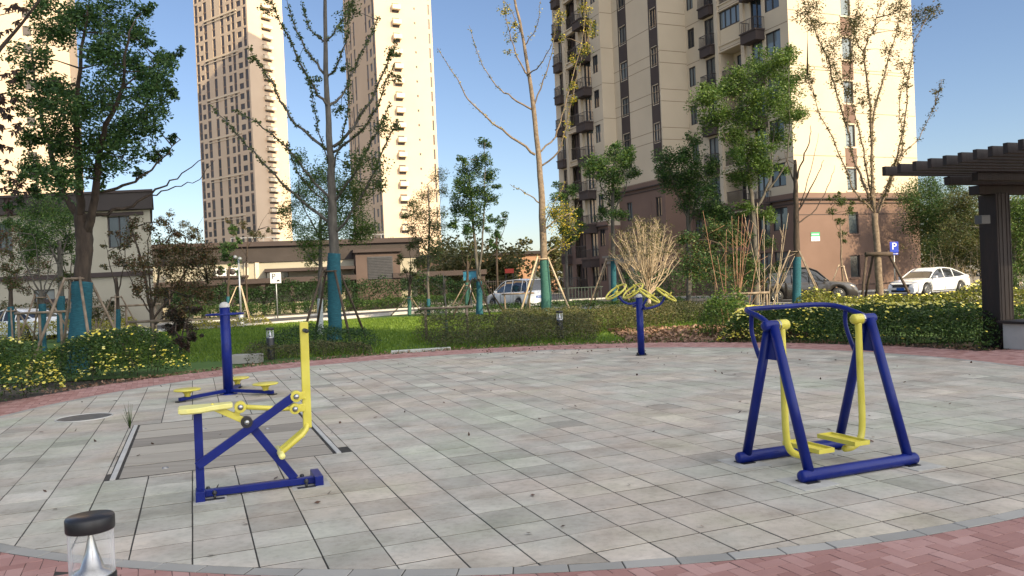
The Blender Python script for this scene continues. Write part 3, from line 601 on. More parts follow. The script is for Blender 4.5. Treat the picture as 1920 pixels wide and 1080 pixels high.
# facade in shade, near wing
WR = [(.75, 2.15, f + .9, f + 2.4) for f in FL]; WD = [(2.45, 3.55, f + .05, f + 2.4) for f in FL]; LG = [(4.5, 6.85, f + .1, f + 2.45) for f in FL]
WS = [(7.5, 8.6, f + .5, f + 2.4) for f in FL]; WL = [(9.85, 10.7, f + .9, f + 2.35) for f in FL]
trio("shade", A, F2, N2, 10.9, 6.15, WR + WD + LG + WS + WL); cornice(A, F2, N2, 10.9, 6.25)
for h in WR + WS: window(ap, A, F2, N2, h, mull=1)
for h in WD: window(ap, A, F2, N2, h, mull=1, depth=.14)
for h in WL: window(ap, A, F2, N2, h, mull=1)
for i, h in enumerate(LG):
    O = A - N2 * 1.15; room = MB(); P_ = lambda s, z, k: A + F2 * s + Vector((0, 0, z)) - N2 * k
    a, b, c_, e_ = h
    room.quad(P_(a, c_, 1.15), P_(b, c_, 1.15), P_(b, e_, 1.15), P_(a, e_, 1.15)); 
    for p, q in (((a, c_), (b, c_)), ((b, c_), (b, e_)), ((b, e_), (a, e_)), ((a, e_), (a, c_))): room.quad(P_(*p, .14), P_(*q, .14), P_(*q, 1.15), P_(*p, 1.15))
    room.build("loggia", CREAM if i > 1 else BROWN, ap); rl = MB(); z0_ = c_
    window(ap, O, F2, N2, (a + .5, b - .5, c_ + .05, c_ + 2.1), mull=1, depth=-.02)
    if i == 6:
        window(ap, A, F2, N2, (a, b, c_ + 1.1, e_), mull=3, depth=.1)
        pn = MB(); boxd(pn, A, F2, N2, a + .02, b - .02, c_ + .02, c_ + 1.08, -.1, -.06)
        for k in range(22): s_ = a + .06 + k * (b - a - .12) / 21; boxd(pn, A, F2, N2, s_ - .012, s_ + .012, c_ + .02, c_ + 1.08, -.06, -.03)
        pn.build("balcony_panel", TRIMC, ap)
    else:
        boxd(rl, A, F2, N2, a, b, c_ + 1.0, c_ + 1.05, -.1, -.05)
        for k in range(20): s_ = a + .06 + k * (b - a - .12) / 19; boxd(rl, A, F2, N2, s_ - .012, s_ + .012, c_ + .02, c_ + 1.0, -.09, -.065)
        rl.build("railing", FRAME, ap)
def acbox(O, d, nrm, s0, s1, fl, dp=.75):
    b = MB(); boxd(b, O, d, nrm, s0, s1, fl - .70, fl - .08, .002, dp); bo = b.build("balcony_box", BROWND, ap)
    b = MB(); boxd(b, O, d, nrm, s0 - .05, s1 + .05, fl - .08, fl + .02, .0, dp + .06); b.build("ledge", BROWND, bo)
    b = MB()
    for sa, sb, ka, kb in ((s0, s1, dp - .04, dp), (s0, s0 + .04, 0, dp), (s1 - .04, s1, 0, dp)): boxd(b, O, d, nrm, sa, sb, fl + .78, fl + .82, ka, kb)
    for k in range(12): s_ = s0 + (s1 - s0) * k / 11; boxd(b, O, d, nrm, s_ - .012, s_ + .012, fl, fl + .8, dp - .03, dp - .01)
    for k in range(5): kk = dp * k / 5; boxd(b, O, d, nrm, s0 + .005, s0 + .025, fl, fl + .8, kk, kk + .02); boxd(b, O, d, nrm, s1 - .03, s1 - .01, fl, fl + .8, kk, kk + .02)
    b.build("railing", FRAME, bo)
for f in FL[2:]: acbox(A, F2, N2, 2.2, 3.75, f - .1); acbox(A, F2, N2, 7.4, 8.7, f + .35, .45)
pl_ = MB(); 
for a, b in ((4.1, 4.45), (6.9, 7.25)): boxd(pl_, A, F2, N2, a, b, 6.6, TOP - .1, .0, .16)
for f in FL[2:]: boxd(pl_, A, F2, N2, 4.45, 6.9, f - .42, f - .33, .0, .1); boxd(pl_, A, F2, N2, 4.45, 6.9, f + .02, f + .1, .0, .08)
pl_.build("pilaster", CREAM, ap)
joints(A, F2, N2, 10.9, [.3 + 2.88 * k - .1 for k in range(3, 12)], None)
# return face C1-C2 towards the camera and the middle block
mb = MB(); wall(mb, C2, F1, 2.46, 8.5, TOP, [], N1); mb.build("wall", CREAM, ap); mb = MB(); wall(mb, C2, F1, 2.46, -.1, 8.5, [], N1); mb.build("base_wall", BROWN, ap)
joints(C2, F1, N1, 2.46, [z for k in range(3, 12) for z in (.3 + 2.88 * k, 1.2 + 2.88 * k)], None)
S2 = [(.28, 1.1, 11.7 + 2.88 * j, 13.15 + 2.88 * j) for j in range(8)]; S1 = [(4.6, 5.6, 11.7 + 2.88 * j, 13.15 + 2.88 * j) for j in range(8)]
LOWW = [(.5, 1.3, 6.1, 7.6), (4.7, 5.5, 6.1, 7.6), (.5, 1.3, 3.3, 4.7)]
lo = MB(); wall(lo, C2, F2, 6.66, -.1, 8.5, LOWW, N2); lo.build("base_wall", BROWN, ap)
hi = MB(); wall(hi, C2, F2, 6.66, 8.5, TOP, S1 + S2, N2); hi.build("wall", CREAM, ap); cornice(C2, F2, N2, 6.66, 8.6, .2, .1); cornice(C2, F1, N1, 2.46, 8.6, .0, 0)
for h in S1 + S2 + LOWW: window(ap, C2, F2, N2, h, mull=1)
for a, b in ((.12, 1.26), (4.45, 5.75)):
    sp = MB()
    for j in range(-1, 8): boxd(sp, C2, F2, N2, a, b, max(8.95, 13.2 + 2.88 * j), 11.65 + 2.88 * (j + 1), -.03, .012)
    boxd(sp, C2, F2, N2, a, (.28 if a < 1 else 4.6) - .002, 11.6, TOP - .2, -.02, .010); boxd(sp, C2, F2, N2, (1.1 if a < 1 else 5.6) + .002, b, 11.6, TOP - .2, -.02, .010)
    sp.build("window_strip", BROWND, ap)
rc = MB(); boxd(rc, C2, F2, N2, 1.9, 4.0, 4.6, 7.4, .001, .02); rc.build("blind_panel", BROWN, ap)
joints(C2, F2, N2, 6.66, [z for k in range(3, 12) for z in (.3 + 2.88 * k,)] + [12.6, 18.4, 15.5], None)
# return C3-C4 and far block
mb = MB(); wall(mb, C4, F1, 1.17, 5.9, TOP, [], N1); mb.build("wall", CREAM, ap); mb = MB(); wall(mb, C4, F1, 1.17, -.1, 5.9, [], N1); mb.build("base_wall", BROWN, ap)
joints(C4, F1, N1, 1.17, [.3 + 2.88 * k for k in range(3, 12)], None)
FW = [(.55, 1.45, f + .9, f + 2.35) for f in FL]; FD = [(1.8, 3.0, f + .1, f + 2.4) for f in FL]; FG = [(3.9, 6.0, f + .1, f + 2.45) for f in FL]; FS = [(6.7, 7.6, f + .5, f + 2.4) for f in FL]
allh = FW + FD + FG + FS
lo = MB(); wall(lo, C4, F2, 8.55, -.1, 5.9, [h for h in allh if h[3] < 5.9], N2); lo.build("base_wall", BROWN, ap)
hi = MB(); wall(hi, C4, F2, 8.55, 5.9, TOP, [h for h in allh if h[3] > 5.9], N2); hi.build("wall", CREAM, ap); cornice(C4, F2, N2, 8.55, 6.0, .1, .1)
for h in FW + FD + FS: window(ap, C4, F2, N2, h, mull=1)
for h in FG: 
    window(ap, C4, F2, N2, h, mull=3, depth=.5, glass=mat("brown tinted balcony glass", (.07, .045, .038), (.14, .10, .085), .25, .7, objrand=True))
    rl = MB(); boxd(rl, C4, F2, N2, h[0], h[1], h[2] + 1.0, h[2] + 1.05, -.1, -.04)
    for k in range(14): s_ = h[0] + .06 + k * (h[1] - h[0] - .12) / 13; boxd(rl, C4, F2, N2, s_ - .015, s_ + .015, h[2], h[2] + 1.0, -.09, -.06)
    rl.build("railing", FRAME, ap)
for f in FL[1:]: acbox(C4, F2, N2, 1.7, 3.3, f - .1, .8); acbox(C4, F2, N2, 6.6, 7.8, f + .35, .5)
pl_ = MB()
for a, b in ((3.4, 3.85), (6.05, 6.5)): boxd(pl_, C4, F2, N2, a, b, 6.3, TOP - .1, .0, .2)
for f in FL[2:]: boxd(pl_, C4, F2, N2, 3.85, 6.05, f - .42, f - .30, .0, .14); boxd(pl_, C4, F2, N2, 3.85, 6.05, f + .0, f + .1, .0, .1)
pl_.build("pilaster", CREAM, ap)
joints(C4, F2, N2, 8.55, [.2 + 2.88 * k for k in range(3, 12)], None)
# closing walls and roof
E5 = C5 + F1 * 14.4; cw = MB(); cw.quad(C5 - Vector((0, 0, .1)), E5 - Vector((0, 0, .1)), E5 + Vector((0, 0, TOP)), C5 + Vector((0, 0, TOP)))
cw.quad(B - Vector((0, 0, .1)), E5 - Vector((0, 0, .1)), E5 + Vector((0, 0, TOP)), B + Vector((0, 0, TOP))); cw.build("wall", CREAM, ap)
rf = MB(); T = Vector((0, 0, TOP)); rf.add([A + T, B + T, E5 + T, C5 + T, C4 + T, C3 + T, C2 + T, C1 + T], [tuple(range(8))]); rf.build("roof", ROOFM, ap)
# entrance portal in grey stone
po = C2 + F2 * 4.2 ; pm = MB()
for s0, s1, z0, z1, k0, k1 in ((-.2, .35, -.05, 2.7, 0, 1.9), (2.9, 3.45, -.05, 2.7, 0, 1.9), (-.4, 3.65, 2.7, 3.2, -.05, 2.1), (-.5, 3.75, 3.2, 3.36, -.1, 2.25)): boxd(pm, C2, F2, N2, 2.2 + s0, 2.2 + s1, z0, z1, max(k0, .002), k1)
pm.build("entrance_portal", STONEG, ap)
dm = MB(); boxd(dm, C2, F2, N2, 2.6, 5.1, 0, 2.65, .003, .05); dm.build("door", BLACKP, ap)
# green and white notice on the sunlit wall
sg = at(1533, 443, 51.9); s_ = (sg - A).dot(F1)
t = thing("wall_notice", "small green and white notice board on the sunlit brown wall", "sign", A + F1 * s_ + N1 * .02 + Vector((0, 0, sg.z)))
q = MB(); boxd(q, A, F1, N1, s_ - .36, s_ + .36, sg.z + .0, sg.z + .27, .012, .03); q.build("green_panel", SIGNG, t)
q = MB(); boxd(q, A, F1, N1, s_ - .36, s_ + .36, sg.z - .3, sg.z - .003, .012, .03); q.build("white_panel", WHITE, t)
q = MB()
for i in range(6): boxd(q, A, F1, N1, s_ - .31 + i * .105, s_ - .24 + i * .105, sg.z + .09, sg.z + .18, .03, .033)
q.build("lettering", WHITE, t)
q = MB()
for i in range(5): boxd(q, A, F1, N1, s_ - .25 + i * .105, s_ - .17 + i * .105, sg.z - .2, sg.z - .13, .03, .033)
q.build("lettering", SIGNG, t)

# ---- towers
def tower(name, label, E, dr, Lr, dl, Ll, H, nr, nl, right_holes, left_holes, fh=2.9, bands=(), balc=None, bandspan=(5, 21)):
    t = thing(name, label, "building", (E[0], E[1], 0)); E = Vector((E[0], E[1], 0)); dr = Vector((*dr, 0)); dl = Vector((*dl, 0)); nr = Vector((*nr, 0)); nl = Vector((*nl, 0))
    w_ = MB(); wall(w_, E, dr, Lr, 0, H, [h for h in right_holes], nr, .14); wall(w_, E, dl, Ll, 0, H, left_holes, nl, .14)
    X = E + dr * Lr + dl * Ll; H3 = Vector((0, 0, H)); w_.quad(E + dr * Lr, X, X + H3, E + dr * Lr + H3); w_.quad(E + dl * Ll, X, X + H3, E + dl * Ll + H3)
    w_.build("wall", TOWERC, t); MB().quad(E + H3, E + dr * Lr + H3, X + H3, E + dl * Ll + H3).build("roof", ROOFM, t)
    for z in bands:
        tr = MB(); a_, b_ = bandspan; boxd(tr, E, dl, nl, a_, b_, z, z + .3, .0, .22); tr.build("string_course", TRIMC, t)
        tr = MB(); boxd(tr, E, dl, nl, a_, b_, z - .8, z - .6, .0, .16); tr.build("string_course", TRIMC, t)
    cells = [(E, dr, nr, h) for h in right_holes] + [(E, dl, nl, h) for h in left_holes]
    cells.sort(key=lambda c: abs(c[3][2] - 12)); rest = MB(); cnt = 0
    for O, d, nn, h in cells:
        P = lambda s, z: O + d * s + Vector((0, 0, z)) - nn * .12
        # jambs split a tall strip into storeys
        if cnt < 100: q = MB()
        else: q = rest
        q.quad(P(h[0], h[2]), P(h[1], h[2]), P(h[1], h[3]), P(h[0], h[3]))
        if cnt < 100: q.build("window", TGLASS, t)
        cnt += 1
    if rest.v: tag(rest.build("windows", TGLASS, t), kind='stuff')
    sp = MB()
    for O, d, nn, h in cells:
        if h[3] - h[2] > 3:
            z = h[2] + 1.9
            while z < h[3] - .4: boxd(sp, O, d, nn, h[0] + .01, h[1] - .01, z, z + .45, -.11, -.05); z += fh
    if sp.v: tag(sp.build("spandrels", mat("tower spandrel", (.17, .12, .10), (.22, .16, .13), .8, 1), t), kind='stuff')
    if balc:
        for s0, s1, k in balc:
            z = 1.
            while z < H - 3: b = MB(); boxd(b, E, dr, nr, s0, s1, z - .15, z + .75, .0, k); b.build("balcony", TRIMC, t); z += fh
    return t
fh = 2.9
def rows(s0, s1, zo, zh, k0, k1, step=1): return [(s0, s1, zo + fh * k, zo + fh * k + zh) for k in range(k0, k1, step)]
H1 = 102
lh = []
for s0, s1 in ((.7, 2.1), (6.2, 7.5), (11.4, 12.8), (15.6, 17.0), (19.6, 21.2), (24.2, 25.7)): lh += [(s0, s1, .9 + fh * 2 * k, .9 + fh * 2 * k + 5.2) for k in range(17)]
lh += rows(3.0, 5.0, 1.0, 1.6, 0, 34) + rows(8.3, 9.8, .9, 1.9, 0, 34) + rows(22.0, 23.6, 1.0, 1.5, 0, 34)
tower("apartment_tower", "tall pale yellow tower with rows of dark window strips, left of the bare tree", (-70.5, 226), (.6, .8), 12, (-.8, .6), 26, H1, (.8, -.6), (-.6, -.8), rows(4.6, 7.4, .3, 1.9, 0, 34), lh, bands=[fh * 4 * k + .2 for k in range(1, 9)], balc=[(4.4, 7.6, 1.1)])
lh = []
for s0, s1 in ((.6, 2.1), (6.0, 7.4), (15.8, 17.2), (18.8, 20.2), (22.4, 23.8)): lh += [(s0, s1, .9 + fh * 2 * k, .9 + fh * 2 * k + 5.1) for k in range(17)]
lh += rows(3.0, 4.6, 1.0, 1.6, 0, 34) + rows(20.6, 21.6, 1.0, 1.5, 0, 34)
rh = rows(3.6, 5.0, .3, 1.9, 0, 34) + rows(11.0, 11.35, .6, 2.0, 0, 34) + rows(8.0, 8.35, 1.3, .45, 0, 34)
t2 = tower("apartment_tower", "tall cream tower with stacked white balconies, behind the teal wrapped bare tree", (-24.5, 158), (.907, .42), 11.8, (-.42, .907), 24.5, 106, (.42, -.907), (-.907, -.42), rh, lh, bands=[fh * 5 * k + .2 for k in range(1, 7)][:0], balc=[(3.5, 5.2, 1.0)])
tower("apartment_tower", "sunlit cream tower behind the large leafy tree at the left edge", (-71 - .907 * 26, 133 - .42 * 26), (.907, .42), 26, (-.42, .907), 24, 100, (.42, -.907), (-.907, -.42), rows(19.5, 20.7, 1.0, 1.6, 0, 34) + rows(9, 11, 1.0, 1.6, 0, 34), [], bands=[])
# blocks behind the camera whose shade covers the plaza
def simple_block(label, x0, x1, y0, y1, H):
    t = thing("apartment_block", label, "building", ((x0 + x1) / 2, y1, 0)); m_ = MB()
    hs = [(s, s + 1.6, 1 + 3 * k, 2.6 + 3 * k) for s in np.arange(2, x1 - x0 - 3, 4.0) for k in range(int(H / 3) - 1)]
    wall(m_, (x0, y1), (1, 0), x1 - x0, 0, H, hs, (0, 1), .2); m_.quad((x0, y0, 0), (x1, y0, 0), (x1, y0, H), (x0, y0, H)); m_.quad((x0, y0, 0), (x0, y1, 0), (x0, y1, H), (x0, y0, H)); m_.quad((x1, y0, 0), (x1, y1, 0), (x1, y1, H), (x1, y0, H))
    m_.quad((x0, y0, H), (x1, y0, H), (x1, y1, H), (x0, y1, H)); m_.build("wall", CREAM, t)
    g_ = MB()
    for h in hs: g_.quad((x0 + h[0], y1 - .15, h[2]), (x0 + h[1], y1 - .15, h[2]), (x0 + h[1], y1 - .15, h[3]), (x0 + h[0], y1 - .15, h[3]))
    tag(g_.build("windows", GLASS, t), kind='stuff')
sd = Vector((SUN_AZ.x, SUN_AZ.y, 0)); cd = Vector((-sd.y, sd.x, 0))
O_ = cd * -8.0 + sd * 150.0
tower("apartment_tower", "tall cream tower behind the photographer whose shade covers the plaza", (O_.x, O_.y), (cd.x, cd.y), 26.5, (sd.x, sd.y), 15, 128, (-sd.x, -sd.y), (-cd.x, -cd.y), rows(4, 6, 1, 1.6, 0, 42) + rows(12, 14, 1, 1.6, 0, 42) + rows(20, 22, 1, 1.6, 0, 42), [])

# ---- low service building behind the lawn
L0 = Vector((-28.3, 60.5, 0)); L1 = Vector((-7.8, 66.5, 0)); ld = (L1 - L0).normalized(); ln = Vector((ld.y, -ld.x, 0)); LL = (L1 - L0).length
lw_ = thing("service_building", "long low cream building with brown parapet behind the lawn", "building", L0)
holes = [(6.0, 7.6, .9, 2.3), (9.5, 11.2, 2.6, 3.3), (2.0, 3.2, 1.0, 2.4)]
m_ = MB(); wall(m_, L0, ld, LL, -.1, 4.02, holes, ln); m_.build("wall", HOUSEC, lw_)
for h in holes: window(lw_, L0, ld, ln, h, mull=1)
m_ = MB(); boxd(m_, L0, ld, ln, -.3, LL + .3, 4.02, 5.25, -8, .14); m_.build("parapet", ROOFM, lw_)
m_ = MB(); boxd(m_, L0, ld, ln, -.5, LL + .5, 5.25, 5.62, -8.2, .4); m_.build("parapet_cap", BROWND, lw_)
m_ = MB(); boxd(m_, L0, ld, ln, 9.4, 16.2, 3.2, 3.45, .0, 1.5); m_.build("canopy", BROWND, lw_)
m_ = MB(); boxd(m_, L0, ld, ln, 16.3, 19.8, -.1, 4.45, .0, 1.6); m_.build("louver_block", mat("dark brown render", (.085, .06, .052), (.11, .078, .068), .9, 1), lw_); m_ = MB(); boxd(m_, L0, ld, ln, 16.1, 20.0, 4.45, 4.7, .0, 1.9); m_.build("block_cap", BROWND, lw_)
m_ = MB(); boxd(m_, L0, ld, ln, 17.2, 19.2, 2.3, 4.1, 1.55, 1.64)
for k in range(14): boxd(m_, L0, ld, ln, 17.25, 19.15, 2.35 + k * .125, 2.41 + k * .125, 1.64, 1.70)
m_.build("louver", mat("dark louvre", (.03, .032, .04), (.05, .05, .06), .5, 3), lw_)
m_ = MB(); boxd(m_, L0, ld, ln, -.2, 16.2, 2.35, 2.72, .003, 2.6); m_.build("walkway_roof", BROWND, lw_)
for k in range(8): m_ = MB(); boxd(m_, L0, ld, ln, .5 + k * 2.15, .8 + k * 2.15, -.1, 2.345, 2.1, 2.4); m_.build("walkway_post", BROWND, lw_)
for s_ in (7.9, 8.7): m_ = MB(); boxd(m_, L0, ld, ln, s_, s_ + .3, 2.73, 4.0, .002, .16); m_.build("pilaster", TRIMC, lw_)
for s_ in (6.2, 7.1):
    ac = thing("air_conditioner", "%s air conditioning unit on the shelf of the low building" % ("left hand" if s_ < 7 else "right hand"), "air conditioner", L0 + ld * s_ + Vector((0, 0, 3.0)))
    m_ = MB(); boxd(m_, L0, ld, ln, s_ - .38, s_ + .38, 3.05, 3.65, .2, .5); m_.build("case", WHITE, ac, bevel=.01); MB().lathe(L0 + ld * (s_ - .06) + ln * .505 + Vector((0, 0, 3.35)), [(.24, 0), (.24, .015), (.05, .02)], 20, ax=tuple(ln)).build("fan_grille", FRAME, ac)
m_ = MB(); boxd(m_, L0, ld, ln, 5.5, 8.2, 2.9, 3.04, .003, .7); m_.build("shelf", BROWND, lw_)
for a, b in ((7, 13), (17, 20)): m_ = MB(); boxd(m_, L0, ld, ln, a, b, 5.95, 5.99, -.1, -.06); [boxd(m_, L0, ld, ln, q, q + .03, 5.6, 5.97, -.1, -.06) for q in np.arange(a, b + .1, .8)]; m_.build("roof_railing", GALV, lw_)
# right hand part with walkway, catching the sun
K0 = L1 + ln * 1.0; kw = thing("garden_walkway", "dark beam walkway with slim posts right of the louvred block", "walkway", K0)
m_ = MB(); boxd(m_, K0, ld, ln, -2.2, 5.5, 2.35, 2.75, -.6, .8); m_.build("beam", BROWND, kw)
for k in range(4): m_ = MB(); boxd(m_, K0, ld, ln, .3 + k * 1.6, .6 + k * 1.6, -.1, 2.35, .2, .5); m_.build("post", BROWND, kw)
# ---- villa at left
VZ = 45.; c0 = at(-60, 380, VZ); c1 = at(280, 372, VZ); v0 = Vector((c0.x, VZ, 0)); v1 = Vector((c1.x, VZ, 0)); dd = Vector((1, 0, 0)); dn = Vector((0, -1, 0)); VL = (v1 - v0).length; HT = 7.45
vl = thing("villa", "two storey cream house with flat brown roof, at left behind the trees", "building", v1)
def vs_(px): return at(px, 500, VZ).x - v0.x
wv = (vs_(205), vs_(247), 4.55, 6.3); wh2 = [wv, (vs_(0), vs_(25), 4.6, 6.2), (vs_(60), vs_(100), 1.0, 2.4)]
m_ = MB(); wall(m_, v0, dd, VL, -.1, 6.6, wh2, dn); m_.quad(v1, v1 + Vector((-4.3, 9, 0)), v1 + Vector((-4.3, 9, 6.6)), v1 + Vector((0, 0, 6.6))); m_.build("wall", HOUSEC, vl)
for h in wh2: window(vl, v0, dd, dn, h, mull=1)
m_ = MB(); m_.prism([(v0.x, VZ - .35), (v1.x + .3, VZ - .35), (v1.x - 4.0, VZ + 9.3), (v0.x, VZ + 9.3)], 6.62, 7.55); m_.build("roof", ROOFM, vl)
m_ = MB(); m_.prism([(v0.x, VZ - .42), (v1.x + .38, VZ - .42), (v1.x - 3.9, VZ + 9.4), (v0.x, VZ + 9.4)], 7.552, 7.68); m_.build("roof_edge", BROWND, vl)
m_ = MB(); boxd(m_, v0, dd, dn, wv[0] - .25, wv[1] + .8, 6.32, 6.5, .0, .12); boxd(m_, v0, dd, dn, 0, VL, 2.95, 3.2, .0, .15); boxd(m_, v0, dd, dn, vs_(100), vs_(170), 1.6, 1.85, 0.0, 1.6); m_.build("trim", BROWND, vl)
# ---- far background: low orange-lit buildings, fence and tree belt
for i, (xa, xb, y, h, lab, m1) in enumerate(((-14, 6, 105, 5.0, "low sunlit orange building far behind the parked white van", ORANGEW), (-60, -34, 120, 7.0, "distant low building between the villa and the first tower", HOUSEC), (32, 70, 150, 7, "distant pale building behind the trees at right", HOUSEC))):
    t = thing("distant_building", lab, "building", ((xa + xb) / 2, y, 0)); hh = [(s, s + 1.4, 1.2, 2.6) for s in np.arange(1.5, xb - xa - 2, 3)]
    m_ = MB(); wall(m_, (xa, y), (1, 0), xb - xa, -.1, h, hh, (0, -1)); m_.quad((xb, y, 0), (xb, y + 9, 0), (xb, y + 9, h), (xb, y, h)); m_.quad((xa, y, 0), (xa, y + 9, 0), (xa, y + 9, h), (xa, y, h)); m_.build("wall", m1, t)
    m_ = MB(); m_.box(((xa + xb) / 2, y + 4.4, h + .2), (xb - xa + .6, 9.6, .4)); m_.build("roof", ROOFM, t)
    for h_ in hh: window(t, (xa, y), (1, 0), (0, -1), h_, mull=0)
b_ = at(955, 508, 90); bo = thing("banner", "red banner board far behind the parked white van", "banner", (b_.x, 90, 0))
MB().box((b_.x, 90, b_.z), (1.0, .1, .5)).build("board", REDSIGN, bo); m_ = MB(); [m_.box((b_.x + q, 90.08, b_.z / 2), (.1, .1, b_.z)) for q in (-.4, .4)]; m_.build("legs", FRAME, bo)
fn = thing("metal_fence", "dark metal railing fence along the far side of the road", "fence", (-4, 68, 0))
m_ = MB(); 
for k in range(90): m_.box((-12 + k * .2, 70 , .9), (.04, .04, 1.8))
m_.box((-3, 70, 1.7), (18, .05, .06)); m_.box((-3, 70, .3), (18, .05, .06)); m_.build("bars", FRAME, fn)
# ------------------------------------------------------------------ vegetation
def make_tree(name, label, cat, Y, trunk, limbs, blobs, leafm, leaf=(.09, .05), dens=1.0, bark=BARK, wrap=None, group=None, along=None, wrapm=None, spread=1.0, yscale=.9, r0=.1, sub=.42, twig_r=.012, wrapk=1.18, second=None, bk=1.0, bd=1.0):
    """trunk: [(px,py,r)], limbs: [[(px,py)...],...] traced on the photograph and given their own depth; blobs: [(px,py,rpx)]"""
    b0 = at(trunk[0][0], trunk[0][1], Y); base = (b0.x, b0.y, 0.); t = thing(name, label, cat, base, group)
    tp = [at(x, y, Y) for x, y, r in trunk]; tp[0].z = min(tp[0].z, .0) - .02; tr = [r for x, y, r in trunk]
    tb = MB(); sm_ = bez(tp, 4); rr = np.interp(np.linspace(0, len(tr) - 1, len(sm_)), range(len(tr)), tr)
    sm_ = [p + Vector((random.gauss(0, .012), random.gauss(0, .012), 0)) for p in sm_]; rr = [r * random.uniform(.95, 1.06) for r in rr]; rr[0] *= 1.1
    tb.tube(sm_, rr, 10); skel = [(p, r) for p, r in zip(sm_, rr)]; tips = []
    for li, L in enumerate(limbs):
        dy = random.uniform(-1, 1) * spread; r_ = r0
        if isinstance(L, tuple): r_, L = L
        k = len(L); pts = [at(x, y, Y + dy * (i / (k - 1)) ** 1.2 * (1.6 if k > 3 else 1)) for i, (x, y) in enumerate(L)]
        pts = bez(pts, 4); n_ = len(pts); seglen = (pts[-1] - pts[0]).length
        pts = [p + Vector((random.gauss(0, .012 * min(seglen, 2)), random.gauss(0, .03), random.gauss(0, .012 * min(seglen, 2)))) if 0 < i < n_ - 1 else p for i, p in enumerate(pts)]
        rad = [r_ * (1 - .82 * i / (n_ - 1)) for i in range(n_)]; tb.tube(pts, rad, 6); skel += list(zip(pts, rad)); tips.append((pts, rad))
    SK = np.array([tuple(p) for p, r in skel]); P = []; sc = Y / F_PX
    for bl in blobs:
        x, y, r = bl[:3]; r *= bk; dn = (bl[3] if len(bl) > 3 else 1.0) * bd; rw = r * sc; c = at(x, y, Y + random.uniform(-1.5, .7) * spread * 1.2)
        nsub = max(4, int(13 * (rw / .5) ** 1.1)); nsub = min(nsub, 40); cn = None
        i = int(np.argmin(((SK - np.array(c)) ** 2).sum(1) + (SK[:, 2] > c.z + .3) * 4)); a = Vector(SK[i]); cn = c
        L_ = (cn - a).length
        if L_ > .15: tb.tube([a, a.lerp(cn, .5) + Vector((0, 0, .06 * L_)), cn], [max(twig_r, min(.05, .012 * L_ + .008)), twig_r, twig_r * .6], 4)
        for s in range(nsub):
            d = Vector(rng.normal(size=3)); d.normalize(); sr = rw * random.uniform(sub * .75, sub * 1.5); sc_ = cn + Vector((d.x, d.y, d.z * yscale)) * (rw * random.uniform(.25, .95))
            if random.random() < .6: tb.tube([cn, cn.lerp(sc_, .6) + Vector((0, 0, .03)), sc_], [twig_r * .7, twig_r * .55, twig_r * .3], 3, cap=False)
            n_l = int(dens * dn * 3.2 * math.pi * rw * rw * .78 / (.5 * leaf[0] * leaf[1]) / nsub) + 2; P.append(ball(sc_, sr, n_l))
    if along:   # leaves set on the branches themselves: (spacing m, leaves per tuft, tuft radius, start fraction)
        spc, nl, tr_, f0 = along
        for pts, rad in tips:
            n_ = len(pts)
            for i in range(int(n_ * f0), n_ - 1):
                seg = (pts[i + 1] - pts[i]).length; m_ = max(1, int(seg / spc))
                for j in range(m_):
                    if random.random() < .3: continue
                    q = pts[i].lerp(pts[i + 1], (j + random.random()) / m_); P.append(ball(q, tr_ * random.uniform(.5, 1.2), random.randint(max(1, nl // 2), nl)))
    tb.build("trunk", bark, t)
    if P:
        P = np.concatenate(P)
        if second:
            k = rng.random(len(P)) < second[1]; np_mesh("crown", leaf_quads(P[~k], *leaf, droop=.25), 4, leafm, t); np_mesh("crown_patches", leaf_quads(P[k], *leaf, droop=.25), 4, second[0], t)
        else: np_mesh("crown", leaf_quads(P, *leaf, droop=.25), 4, leafm, t)
    if wrap:
        z1 = at(trunk[0][0], wrap, Y).z; wp = []; wr_ = []
        for i in range(40):
            z = z1 * i / 39; j = min(range(len(sm_)), key=lambda q: abs(sm_[q].z - z)); 
            k = max(1, min(len(sm_) - 1, next((q for q in range(len(sm_)) if sm_[q].z > z), len(sm_) - 1))); a, b = sm_[k - 1], sm_[k]; f = 0 if b.z == a.z else max(0, min(1, (z - a.z) / (b.z - a.z)))
            p = a.lerp(b, f); p.z = z; wp.append(p); wr_.append(max(.05, (rr[k - 1] * (1 - f) + rr[k] * f)) * wrapk + .008 + .010 * (i % 2))
        MB().tube(wp, wr_, 14).build("trunk_wrap", wrapm or TEAL, t)
    return t
def stakes(label, x, y, h, foot, m=STAKE, n=4, a0=45, r=.035, ring=.2, group="timber tree supports"):
    t = thing("tree_support", label, "tree support", (x, y, 0), group)
    for k in range(n):
        a = R(a0 + 360 * k / n + random.uniform(-8, 8)); d = Vector((math.cos(a), math.sin(a), 0)); MB().tube([Vector((x, y, -.02)) + d * foot, Vector((x, y, h + random.uniform(.0, .15))) + d * ring], [r, r * .8], 8).build("pole", m, t)
    MB().torus((x, y, h), ring * .9, .03, n=20, m=6).build("collar", m, t)
    return t
